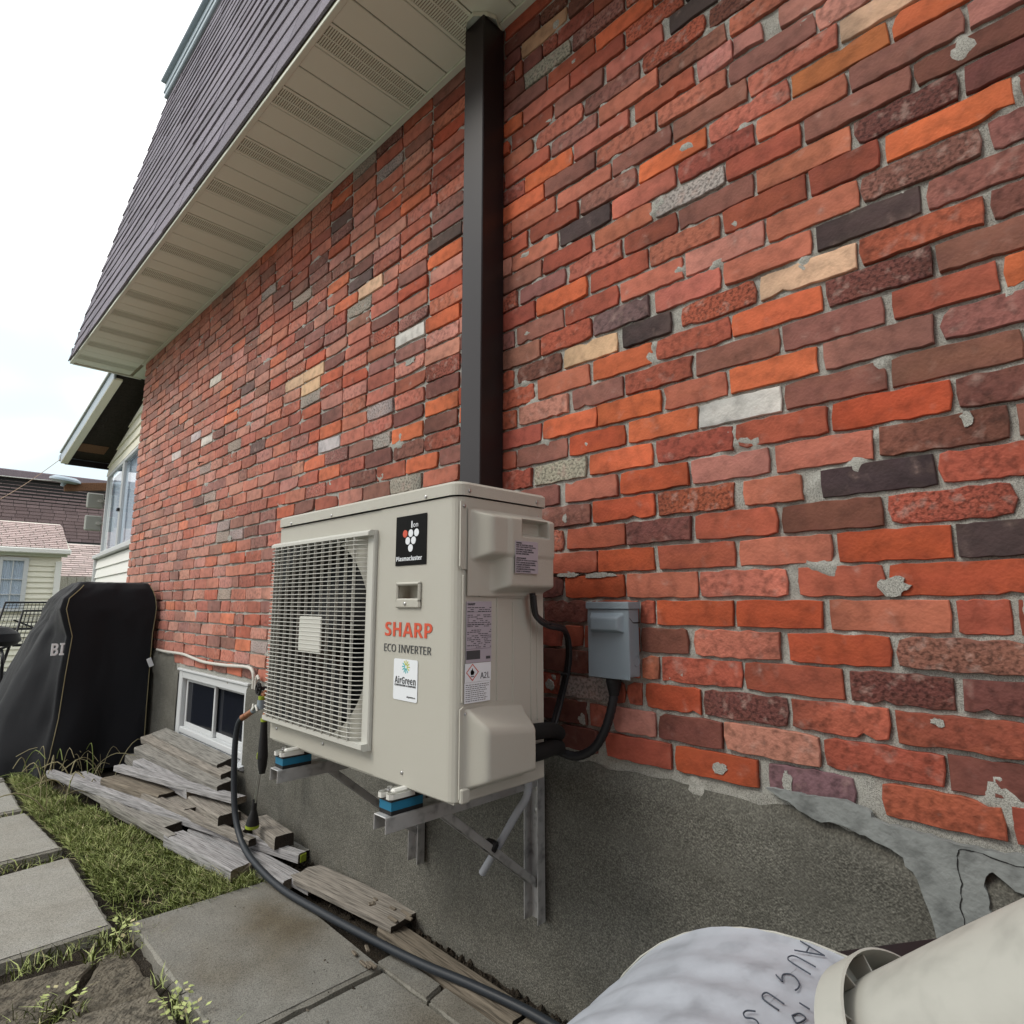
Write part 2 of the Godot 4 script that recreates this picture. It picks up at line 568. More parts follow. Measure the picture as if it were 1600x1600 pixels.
func slabs() -> void:
	var path := Node3D.new()
	put(path, "path")
	path.set_meta("kind", "structure")
	var V := func(x: float, z: float) -> Vector2: return Vector2(x, z)
	var list := [
		# big clean squares further along
		[[V.call(-5.75, 0.735), V.call(-4.92, 0.735), V.call(-4.92, 1.45), V.call(-5.75, 1.45)], 0.0, 0],
		[[V.call(-4.86, 0.737), V.call(-4.17, 0.742), V.call(-4.15, 1.47), V.call(-4.86, 1.47)], 0.0, 0],
		[[V.call(-4.09, 0.735), V.call(-3.41, 0.692), V.call(-3.37, 1.46), V.call(-4.10, 1.46)], 0.0, 0],
		[[V.call(-3.27, 0.69), V.call(-2.50, 0.70), V.call(-2.50, 1.46), V.call(-3.2, 1.46)], 0.0, 0],
		# cracked dirty slab in three pieces
		[[V.call(-2.40, 1.01), V.call(-2.35, 0.775), V.call(-2.24, 0.84), V.call(-2.14, 0.92), V.call(-2.06, 1.0), V.call(-1.70, 1.2), V.call(-1.68, 1.46), V.call(-2.42, 1.46)], -0.016, 1],
		[[V.call(-2.36, 0.765), V.call(-2.40, 0.685), V.call(-2.05, 0.685), V.call(-2.10, 0.90), V.call(-2.225, 0.825)], -0.02, 1],
		[[V.call(-2.04, 0.69), V.call(-1.67, 0.69), V.call(-1.68, 1.19), V.call(-2.09, 0.92)], -0.018, 1],
		# two slabs beside the wall
		[[V.call(-2.475, 0.655), V.call(-2.455, 0.175), V.call(-1.66, 0.20), V.call(-1.66, 0.655)], 0.004, 0],
		[[V.call(-1.645, 0.66), V.call(-1.645, 0.205), V.call(-0.86, 0.21), V.call(-0.86, 0.66)], 0.0, 0],
		[[V.call(-0.845, 0.66), V.call(-0.845, 0.205), V.call(-0.05, 0.205), V.call(-0.05, 0.66)], 0.0, 0],
		[[V.call(-1.655, 0.69), V.call(-0.86, 0.69), V.call(-0.86, 1.46), V.call(-1.655, 1.46)], -0.004, 0],
		[[V.call(-0.84, 0.69), V.call(-0.05, 0.69), V.call(-0.05, 1.46), V.call(-0.84, 1.46)], -0.002, 0],
		# unseen paving, added to bounce light up to the soffit
		[[V.call(-5.7, 1.52), V.call(-0.05, 1.52), V.call(-0.05, 4.2), V.call(-5.7, 4.2)], -0.006, 0],
		[[V.call(0.0, 0.2), V.call(4.5, 0.2), V.call(4.5, 4.2), V.call(0.0, 4.2)], -0.004, 0],
		# narrow border pavers
		[[V.call(-1.70, 0.192), V.call(-1.705, 0.125), V.call(-1.475, 0.125), V.call(-1.455, 0.192)], -0.004, 0],
		[[V.call(-1.445, 0.192), V.call(-1.46, 0.125), V.call(-1.10, 0.13), V.call(-1.09, 0.196)], -0.004, 0],
		[[V.call(-1.08, 0.194), V.call(-1.09, 0.125), V.call(-0.74, 0.13), V.call(-0.73, 0.194)], -0.004, 0],
	]
	var sf := noise(62, 2.2, 5)
	for s in list:
		var b := MB.new()
		var poly: Array = s[0]
		slab_mesh(b, poly, s[1] - 0.001, 0.05, 0.004 if s[2] == 0 else 0.009)
		for k in b.c.size(): b.c[k] = Color(0.8, 0.79, 0.75)
		if poly.size() == 4:   # the worn top: gentle dips, stains and dirt worked into it
			var rows := []
			var cols := []
			var near: bool = (poly[0] as Vector2).y < 0.67 and (poly[0] as Vector2).x > -2.6
			for i in 25:
				var r := []
				var c := []
				for j in 25:
					var u := 0.015 + 0.97 * j / 24.0
					var v := 0.015 + 0.97 * i / 24.0
					var q: Vector2 = (poly[0] as Vector2).lerp(poly[1], u).lerp((poly[3] as Vector2).lerp(poly[2], u), v)
					var n := sf.get_noise_2d(q.x, q.y)
					r.append(Vector3(q.x, s[1] + 0.0015 + 0.0025 * n, q.y))
					var dirt := clampf(0.15 + 0.9 * n, 0.0, 1.0) * (1.0 if near else 0.35)
					if near: dirt = maxf(dirt, 1.3 * exp(-pow((q - Vector2(-2.12, 0.27)).length() / 0.2, 2.0)) * (0.6 + n))
					c.append(Color(1.0, 1.0, 0.98).lerp(Color(0.60, 0.52, 0.40), clampf(dirt, 0.0, 1.0)) * ((0.70 if near else 0.98) + 0.12 * sf.get_noise_2d(q.x * 5.0, q.y * 5.0)))
				rows.append(r)
				cols.append(c)
			var up := (rows[0][1] - rows[0][0] as Vector3).cross(rows[1][0] - rows[0][0]).y > 0
			b.grid(rows, cols, not up)
		obj("paver", b, M.concrete if s[2] == 0 else M.concrete_dirt, path)
	# pebbles and chips lying on the slabs
	var b := MB.new()
	for i in 60:
		b.col = Color(2.0, 2.0, 2.1) * rng.randf_range(0.4, 1.0)
		crumb(b, Vector3(rng.randf_range(-2.45, -1.2), 0.004, rng.randf_range(0.25, 1.0)), rng.randf_range(0.002, 0.007))
	obj("chips", b, M.concrete_dirt, path, true)
const BRICKS := {
	-1: "-1294_-1144d -1132_-1004d -974_-788r -777_-582q -557_-396v -348_-169r -159_-36r",
	0: "-1194_-1137d -1131_-1038d -1029_-964s -949_-828p -821_-657d -652_-453p -446_-246r -241_-101d",
	1: "-1193_-1133r -1118_-965g -955_-913b -906_-864r -852_-707q -700_-513d -503_-328r -317_-114b",
	2: "-1192_-1026d -1018_-871r -864_-814s -804_-606r -598_-400r -388_-220d -211_-69d",
	3: "-1192_-1122r -1104_-1048r -1039_-869r -861_-734d -717_-520s -501_-314q -303_-117m",
	4: "-1191_-1032d -1020_-871r -861_-823r -813_-617q -608_-429q -415_-215s -206_-130r",
	5: "-1190_-1117d -1105_-907q -899_-702s -696_-496s -472_-315r -306_-100q",
	6: "-1190_-994r -989_-817q -803_-608r -596_-402s -393_-202q -194_-62k",
	7: "-1189_-1109s -1099_-903r -895_-711d -700_-508r -498_-308d -298_-107r -97_37d",
	8: "-1188_-1011m -1000_-810q -800_-603r -577_-451s -416_-216k -210_-59r",
	9: "-1277_-1125m -1102_-919s -911_-713q -704_-516p -504_-313s -302_-104d -90_34m",
	10: "-1370_-1234r -1220_-1025g -1013_-811o -799_-597r -589_-392r -383_-180q -173_-25d",
	11: "-1370_-1302r -1295_-1094m -1084_-893q -880_-684o -677_-483w -474_-280m -272_-72m",
	12: "-1371_-1195r -1185_-983o -978_-781o -771_-606s -597_-404o -389_-195m -183_-22m",
	13: "-1371_-1298r -1283_-1085p -1069_-895m -886_-689r -678_-478m -471_-274m -256_-93r -85_34o",
	14: "-1371_-1225r -1204_-1007s -992_-801o -788_-590r -584_-383o -373_-185d -179_-30m",
	15: "-1371_-1309r -1294_-1112d -1099_-910c -890_-744k -715_-524r -512_-313c -304_-103r -92_38d",
	16: "-1368_-1196m -1189_-995r -989_-806v -788_-606s -595_-398s -387_-196k -184_-17m",
	17: "-1368_-1309m -1298_-1100m -1094_-903r -894_-704s -695_-498p -489_-300s -294_-92m -81_51m",
	18: "-1368_-1216r -1209_-1010o -997_-806r -800_-601s -592_-399r -392_-256b -243_-41o -30_97d",
	19: "-1369_-1294r -1282_-1091m -1078_-887s -876_-715b -710_-514m -506_-305s -296_-116d -107_44d",
	20: "-1369_-1187m -1179_-991r -979_-785s -777_-581g -575_-401r -392_-189m -182_13d",
	21: "-1361_-1321p -1317_-1120s -1109_-921k -915_-714s -705_-506b -498_-302s -294_-97m -88_57p",
	22: "-1365_-1248r -1233_-1039b -1026_-831m -823_-624o -617_-419s -413_-220n -211_-74o",
	23: "-1361_-1321s -1317_-1128s -1118_-917s -911_-721m -714_-515m -509_-312s -305_-143c",
	24: "-1362_-1173o -1166_-970m -964_-767s -759_-563s -556_-354m -351_-241p",
	25: "-1362_-1262b -1254_-1058o -1048_-850s -830_-649r -637_-546p -540_-469p -430_-313p",
	26: "-1350_-1150r -1143_-960m -951_-754s -749_-558m -550_-392s",
	27: "-1358_-1220s -1208_-1013s -1006_-811m -798_-612r -598_-447d",
	28: "-1321_-1134b -1124_-935m -923_-733s -713_-576k",
	29: "-1355_-1268o -1263_-1061s -1058_-860r -850_-669r",
	30: "-1354_-1161m -1154_-965r -959_-761o -754_-617s",
	31: "-1354_-1259d -1255_-1059g -1046_-855m -847_-661s",
	32: "-1354_-1310b -1306_-1264b -1262_-1176d -1174_-1111b -1108_-965b -961_-758b",
	33: "-1354_-1275d -1271_-1068t -1061_-851d",
	34: "-1354_-1187d -1183_-1070d -1060_-807r",
	35: "-1354_-1115r -1108_-862m",
}
const SPOTS := "-2260_2477k -2135_2403c -2371_2413o -1675_2200s -1689_2096o -1894_2097w -2093_2221d -2643_2175c -2840_2172c -2703_2087c -2907_2095p -2602_2028g -2187_2030k -1994_2036m -1697_1824d -2047_1830g -1794_1774d -1710_1708d -1904_1705o -2429_1776w -2135_1710g -2391_2054q -2703_2227q -3266_1949k -2975_2410r -2887_2729r -2443_2100q -1917_1991p -2107_2099s -2326_2119s -1636_1891b -1756_1630b -1706_1570o -1991_1589r -2452_1630o -1826_1512g -3280_2817g -2787_2630g -3697_2202o -3307_1959k -3717_1964g -4409_2149w -4110_2086w -4789_2138w -4119_1692k -5479_1557o -3962_1700g -3534_1430g -3650_1497g -4779_2010d -4054_1899g -5158_1818q -4108_1555q -3135_1965r -4262_1497q -4864_1376b -3569_1291q -3373_1298q -3840_1089q -3717_1025d -3537_1027r -3658_958o -3240_952q -3402_895q -3474_828d -5124_1353d -4969_661r -3808_685q -3594_696d -3277_2603q -3461_2333k -4050_2482w -3949_2391b -3698_2214o -3672_2585k -3939_3049d -4786_2519k -3770_2539p -4284_2591p -1747_2689p -1639_2695b -2445_2736q -1835_2415s -1664_2398o -2258_2627p"
const CORNER := -5.755
var home: Node3D
var wall: MeshInstance3D

func clay(k: String) -> Color:
	match k:
		"s": return Color(0.43, 0.138, 0.090)
		"r": return Color(0.345, 0.088, 0.053)
		"q": return Color(0.42, 0.083, 0.036)
		"o": return Color(0.55, 0.135, 0.054)
		"m": return Color(0.245, 0.103, 0.080)
		"d": return Color(0.165, 0.062, 0.048)
		"b": return Color(0.27, 0.073, 0.047)
		"k": return Color(0.072, 0.05, 0.047)
		"c": return Color(0.66, 0.46, 0.28)
		"g": return Color(0.34, 0.31, 0.275)
		"p": return Color(0.45, 0.195, 0.148)
		"n": return Color(0.44, 0.145, 0.058)
		"t": return Color(0.40, 0.24, 0.14)
		"v": return Color(0.18, 0.105, 0.105)
		"w": return Color(0.56, 0.56, 0.53)
	return Color(0.4, 0.1, 0.06)

func course_y(k: int) -> float:
	return 0.741 + 0.06719 * (k + 0.5 - 0.045 * maxf(0.0, k - 18.0))

# one worn brick: an uneven face, chipped arrises and sides that go back into the wall
func brick(b: MB, x0: float, x1: float, y: float, h: float, base: Color, pts: int, wear: float) -> void:
	var ctr := Vector3((x0 + x1) / 2, y, 0)
	var hw := (x1 - x0) / 2
	var hh := h / 2
	var zf := rng.randf_range(-0.0015, 0.0035)
	var tilt := Vector2(rng.randf_range(-1, 1), rng.randf_range(-1, 1)) * 0.0018
	var grad := rng.randf_range(-0.22, 0.22)
	var band := rng.randf_range(0.0, 0.2)
	var phase := rng.randf() * TAU
	var rad := rng.randf_range(0.0015, 0.006) * (0.4 + wear)
	var ring := []
	var per := []
	var nx := maxi(2, pts / 2 - 2)
	for j in nx + 1: per.append(Vector2(-hw + 2 * hw * j / nx, -hh))
	per.append(Vector2(hw, 0))
	for j in nx + 1: per.append(Vector2(hw - 2 * hw * j / nx, hh))
	per.append(Vector2(-hw, 0))
	var chip := rng.randi() % per.size() if rng.randf() < 0.35 * wear else -1
	for i in per.size():
		var q: Vector2 = per[i]
		if absf(q.x) > hw - 0.001 and absf(q.y) > hh - 0.001:   # corner, cut back
			q -= Vector2(signf(q.x), signf(q.y)) * rad * rng.randf_range(0.2, 0.6)
		q += Vector2(rng.randf_range(-1, 1) * 0.002, rng.randf_range(-1, 0.4) * 0.0026 * signf(q.y)) * (0.45 + wear)
		if i == chip: q *= Vector2(0.93, 0.74)
		ring.append(q)
	var k := ring.size()
	var face := []
	var mid := []
	var back := []
	var cols := []
	for q in ring:
		var zz: float = zf + q.x / hw * tilt.x + q.y / hh * tilt.y
		face.append(ctr + Vector3(q.x * (1.0 - 0.0014 / hw), q.y * (1.0 - 0.0014 / hh), zz))
		mid.append(ctr + Vector3(q.x + signf(q.x) * 0.0005, q.y, zz - rng.randf_range(0.0008, 0.0026)))
		back.append(ctr + Vector3(q.x, q.y, -0.03))
		var g: float = 1.0 + grad * q.x / hw + band * sin(q.x / hw * 2.4 + phase) + rng.randf_range(-0.05, 0.05)
		cols.append(Color(base.r * g, base.g * (g * 0.9 + 0.1), base.b * (g * 0.85 + 0.15)))
	# two points along the middle of the face keep it slightly uneven
	var m0 := ctr + Vector3(-hw * 0.45, 0, zf - tilt.x * 0.45 + rng.randf_range(0.0, 0.0016))
	var m1 := ctr + Vector3(hw * 0.45, 0, zf + tilt.x * 0.45 + rng.randf_range(0.0, 0.0016))
	for i in k:
		var j := (i + 1) % k
		var k2 := (j + 1) % k
		var left: bool = (face[i].x + face[j].x) / 2 < ctr.x
		var left2: bool = (face[j].x + face[k2].x) / 2 < ctr.x
		tri_c(b, m0 if left else m1, face[i], face[j], base, cols[i], cols[j])
		if left != left2: tri_c(b, m0, face[j], m1, base, cols[j], base)
		quad_c(b, face[i], mid[i], mid[j], face[j], cols[i], cols[j])
		quad_c(b, mid[i], back[i], back[j], mid[j], cols[i], cols[j])

func tri_c(b: MB, p: Vector3, q: Vector3, r: Vector3, cp: Color, cq: Color, cr: Color) -> void:
	var nn := (q - p).cross(r - p).normalized()
	var turned := nn.z < 0
	if turned: nn = -nn
	b.col = cp; var i := b.vert(p, nn)
	b.col = cq; b.vert(q, nn)
	b.col = cr; b.vert(r, nn)
	b.ix.append_array([i, i + 1, i + 2] if turned else [i, i + 2, i + 1])

func quad_c(b: MB, p: Vector3, q: Vector3, r: Vector3, s: Vector3, ca: Color, cb: Color) -> void:
	var nn := (r - p).cross(s - q).normalized()
	b.col = ca; var i := b.vert(p, nn); b.vert(q, nn)
	b.col = cb; b.vert(r, nn); b.vert(s, nn)
	b.ix.append_array([i, i + 2, i + 1, i, i + 3, i + 2])


func house() -> void:
	home = thing("brick_house", "red brick house with a mansard roof edge, beige soffit and grey parged foundation", "house", Vector3(-2.5, 0, -0.05))
	# mortar bed: uneven, here raked back and there smeared over the arrises
	var f := noise(71, 22.0, 3)
	var g := noise(72, 5.0, 3)
	var b := MB.new()
	for part in [[-1.95, 1.25, 0.0085], [CORNER, -1.95, 0.016]]:
		var rows := []
		var nx := int((part[1] - part[0]) / part[2])
		var ny := int(2.53 / part[2])
		for i in ny + 1:
			var y := 0.60 + 2.53 * i / ny
			var r := []
			for j in nx + 1:
				var x: float = part[0] + (part[1] - part[0]) * j / nx
				var smear := smoothstep(0.36, 0.6, g.get_noise_2d(x, y * 1.3)) * 0.0085
				r.append(Vector3(x, y, -0.0080 + 0.0032 * f.get_noise_2d(x, y) + smear))
			rows.append(r)
		b.grid(rows)
	wall = obj("brick_wall", b, M.mortar, home)
	# the rest of the wall's thickness and its return round the corner
	b = MB.new()
	b.box(Vector3(CORNER, 0.69, -0.30), Vector3(1.25, 3.6, -0.0295))
	b.box(Vector3(CORNER, -0.1, -0.30), Vector3(1.25, 0.22, -0.0295))
	b.box(Vector3(CORNER, 0.22, -0.30), Vector3(-4.30, 0.69, -0.0295))
	b.box(Vector3(-3.22, 0.22, -0.30), Vector3(1.25, 0.69, -0.0295))
	obj("wall_core", b, M.mortar, home)
	b = MB.new()
	b.col = clay("r")
	for k in range(-1, 37):
		for j in 16:
			var z0 := -0.11 - 0.205 * j - (0.1 if k % 2 else 0.0)
			b.col = clay(["s", "r", "m", "p", "b"][rng.randi() % 5])
			b.box(Vector3(CORNER - 0.012, course_y(k) - 0.028, z0 - 0.195), Vector3(CORNER + 0.02, course_y(k) + 0.028, z0))
	obj("return_wall", b, M.brick0, home, true)
	b = MB.new()
	b.box(Vector3(CORNER, -0.1, -3.5), Vector3(CORNER + 0.25, 3.6, -0.30))
	obj("return_core", b, M.mortar, home)
	# every brick: the near ones where they lie, the far ones in the same uneven running bond
	var eye := Vector3(0, 1.07, 1.33)
	var all := []
	for k in range(-1, 37):
		var y := course_y(k)
		var left := 0.0
		if BRICKS.has(k):
			for s in BRICKS[k].split(" "):
				var e: PackedStringArray = s.left(-1).split("_")
				all.append([float(e[0]) / 1000.0, float(e[1]) / 1000.0, y, s.right(1)])
			left = all[all.size() - BRICKS[k].split(" ").size()][0] - 0.009
			var right: float = all[-1][1] + 0.009
			while right < 1.2:
				var w := rng.randf_range(0.188, 0.2)
				all.append([right, right + w, y, pick(0.0)])
				right += w + 0.009
		else:
			left = 1.2
		while left > CORNER + 0.03:
			var w := rng.randf_range(0.188, 0.2)
			if rng.randf() < 0.07: w = rng.randf_range(0.085, 0.13)
			var x0 := maxf(left - w, CORNER - 0.006)
			if x0 - (CORNER) < 0.05: x0 = CORNER - 0.006
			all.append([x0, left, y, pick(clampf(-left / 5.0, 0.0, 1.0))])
			left = x0 - rng.randf_range(0.007, 0.012)
	for s in SPOTS.split(" "):
		var e: PackedStringArray = s.left(-1).split("_")
		var p := Vector2(float(e[0]), float(e[1])) / 1000.0
		var best := -1
		var bd := 0.13
		for i in all.size():
			var d := Vector2((all[i][0] + all[i][1]) / 2 - p.x, (all[i][2] - p.y) * 2.5).length()
			if all[i][1] < -1.37 and d < bd: bd = d; best = i
		if best >= 0: all[best][3] = s.right(1)
	var shown := []
	for i in all.size():
		var a: Array = all[i]
		if a[2] < 0.72 and a[0] < -4.5: continue          # below the line of the parging there
		var ctr := Vector3((a[0] + a[1]) / 2, a[2], 0)
		var d := ctr - eye
		var fw := d.dot(Vector3(-0.69584, 0.14616, -0.70317))
		var size: float = (a[1] - a[0]) * absf(d.z) / pow(d.length(), 3.0) if fw > 0.15 else 0.0
		var sx := d.dot(Vector3(0.7108, 0, -0.7034)) / maxf(fw, 0.01)
		if absf(sx) > 0.95: size *= 0.001
		shown.append([size, i])
	shown.sort_custom(func(p, q): return p[0] > q[0])
	var rest := [MB.new(), MB.new(), MB.new()]
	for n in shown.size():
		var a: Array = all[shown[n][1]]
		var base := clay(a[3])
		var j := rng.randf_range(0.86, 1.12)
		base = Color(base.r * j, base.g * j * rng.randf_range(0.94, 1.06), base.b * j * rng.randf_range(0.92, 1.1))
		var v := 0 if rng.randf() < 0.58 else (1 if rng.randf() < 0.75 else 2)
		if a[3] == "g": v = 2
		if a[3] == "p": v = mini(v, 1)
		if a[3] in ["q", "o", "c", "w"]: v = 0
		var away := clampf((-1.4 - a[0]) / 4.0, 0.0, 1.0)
		base = base.lerp(Color(0.62, 0.37, 0.31), 0.34 * away)  # paler towards the far end: efflorescence, plus sky flare painted into the colour
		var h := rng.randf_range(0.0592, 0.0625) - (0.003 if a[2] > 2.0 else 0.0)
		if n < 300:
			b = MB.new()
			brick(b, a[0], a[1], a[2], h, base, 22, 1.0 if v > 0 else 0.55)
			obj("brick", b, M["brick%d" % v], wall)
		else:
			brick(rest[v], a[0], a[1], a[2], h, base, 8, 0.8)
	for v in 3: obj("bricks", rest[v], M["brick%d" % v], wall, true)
	# parged foundation, its top edge feathered against the lowest course
	b = MB.new()
	var e := noise(73, 3.5, 4)
	var rows := []
	for part in [[-6.0, -4.29], [-3.23, 1.25]]:
		rows = []
		var cols := []
		var nx := int((part[1] - part[0]) / 0.03)
		for i in 26:
			var r := []
			var k := []
			for j in nx + 1:
				var x: float = part[0] + (part[1] - part[0]) * j / nx
				var top := 0.652 + 0.016 * e.get_noise_2d(x * 3.0, 0.0)
				if x < -4.4: top += 0.075
				if x > -0.52: top -= 0.028 * smoothstep(-0.52, -0.3, x)
				var y := -0.1 + (top + 0.1) * i / 25.0
				var z := 0.007 + 0.004 * e.get_noise_2d(x, y) + 0.0015 * e.get_noise_2d(x * 6.0, y * 6.0)
				if i == 25: z = -0.006
				if x < -4.6 and i > 20: z += 0.012
				r.append(Vector3(x, y, z))
				var st := e.get_noise_2d(x * 0.9, y * 1.6) * 0.22 + e.get_noise_2d(x * 5.0, y * 2.0) * 0.1
				var dust := 0.35 * exp(-maxf(y, 0.0) * 16.0) * smoothstep(-0.1, 0.5, e.get_noise_2d(x * 4.0, 9.0) + 0.3)
				k.append(Color(0.86 + st + dust, 0.86 + st + dust * 0.92, 0.86 + st * 1.05 + dust * 0.8))
			rows.append(r)
			cols.append(k)
		b.grid(rows, cols)
	obj("foundation", b, M.parging, home)
	b = MB.new()
	rows = []
	for i in 12:
		var r := []
		for j in 40:
			var x := -4.29 + 1.06 * j / 39.0
			r.append(Vector3(x, -0.1 + 0.335 * i / 11.0, 0.007 + 0.004 * e.get_noise_2d(x, i * 0.03)))
		rows.append(r)
	b.grid(rows)
	obj("foundation", b, M.parging, home)
	mortar_patches()


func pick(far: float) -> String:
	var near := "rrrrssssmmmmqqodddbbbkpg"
	var away := "sssssssssspppppprrrrrmmmmbqodpps"  # far palette: pinker for efflorescence and for sky flare put into the colour
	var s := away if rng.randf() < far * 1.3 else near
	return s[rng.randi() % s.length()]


# a smear of lighter mortar with a ragged outline, a few millimetres proud of what it lies on
func smear(b: MB, pts: Array, z: float, rag := 0.006) -> void:
	var poly := []
	for i in pts.size():
		var a: Vector2 = pts[i]
		var q: Vector2 = pts[(i + 1) % pts.size()]
		var k := maxi(2, int(a.distance_to(q) / 0.012))
		for j in k:
			poly.append(a.lerp(q, float(j) / k) + Vector2(rng.randf_range(-1, 1), rng.randf_range(-1, 1)) * rag * 0.6)
	b.prism(poly, Vector3(0, 0, z - 0.012), X, Y, 0.012)


func mortar_patches() -> void:
	var V := func(x: float, y: float) -> Vector2: return Vector2(x, y)
	var b := MB.new()
	smear(b, [V.call(-0.56, 0.686), V.call(-0.42, 0.694), V.call(-0.372, 0.69), V.call(-0.365, 0.672), V.call(-0.30, 0.665), V.call(-0.19, 0.662), V.call(-0.145, 0.668), V.call(-0.14, 0.70), V.call(0.1, 0.70), V.call(0.1, 0.625), V.call(-0.10, 0.628), V.call(-0.13, 0.605), V.call(-0.165, 0.61), V.call(-0.19, 0.63), V.call(-0.205, 0.62), V.call(-0.20, 0.56), V.call(-0.185, 0.50), V.call(-0.18, 0.38), V.call(-0.275, 0.38), V.call(-0.272, 0.46), V.call(-0.285, 0.53), V.call(-0.302, 0.585), V.call(-0.33, 0.625), V.call(-0.40, 0.645), V.call(-0.47, 0.648), V.call(-0.52, 0.668)], 0.0138, 0.005)
	obj("mortar_patch", b, M.patch, home)
	# crack in the patch
	b = MB.new()
	var pts := [Vector3(-0.127, 0.655, 0.0147), Vector3(-0.16, 0.648, 0.0147), Vector3(-0.215, 0.657, 0.0147), Vector3(-0.236, 0.654, 0.0147), Vector3(-0.2405, 0.635, 0.0147), Vector3(-0.237, 0.60, 0.0147), Vector3(-0.241, 0.56, 0.0147), Vector3(-0.235, 0.52, 0.0147), Vector3(-0.232, 0.47, 0.0147), Vector3(-0.225, 0.42, 0.0147), Vector3(-0.223, 0.37, 0.0147)]
	var fine := []
	for i in pts.size() - 1:
		for j in 5: fine.append((pts[i] as Vector3).lerp(pts[i + 1], j / 5.0) + Vector3(rng.randf_range(-1, 1), rng.randf_range(-1, 1), 0) * 0.0013)
	for i in fine.size() - 1:
		var w := 0.0004 + 0.0007 * absf(sin(i * 0.7))
		var d: Vector3 = (fine[i + 1] - fine[i]).normalized()
		var s := Vector3(-d.y, d.x, 0) * w
		b.quad(fine[i] - s, fine[i + 1] - s, fine[i + 1] + s, fine[i] + s)
	obj("crack", b, M.crack, home)
	# mortar slopped over some faces
	b = MB.new()
	var e2 := noise(74, 0.7, 3)
	for q in [[-0.30, 1.10, 0.03, 0.02], [-1.09, 1.145, 0.05, 0.010], [-0.98, 1.14, 0.055, 0.010], [-0.665, 0.705, 0.016, 0.016], [-0.10, 1.06, 0.02, 0.026], [-0.16, 1.395, 0.010, 0.016], [-1.05, 0.76, 0.012, 0.015], [-1.165, 0.84, 0.016, 0.016], [-0.885, 1.03, 0.009, 0.022], [-1.20, 1.37, 0.016, 0.018], [-1.10, 1.305, 0.009, 0.014], [-0.25, 0.858, 0.011, 0.009], [-0.52, 0.705, 0.011, 0.024], [-1.87, 2.0, 0.04, 0.016], [-3.6, 1.43, 0.04, 0.018]]:
		var poly := []
		for i in 16:
			var a := TAU * i / 16
			var r := 0.85 + 0.55 * e2.get_noise_2d(q[0] * 50.0 + cos(a), q[1] * 50.0 + sin(a))
			poly.append(Vector2(q[0] + cos(a) * q[2] * r, q[1] + sin(a) * q[3] * r))
		smear(b, poly, 0.0044, 0.002)
	obj("mortar_smears", b, M.mortar, home, true)


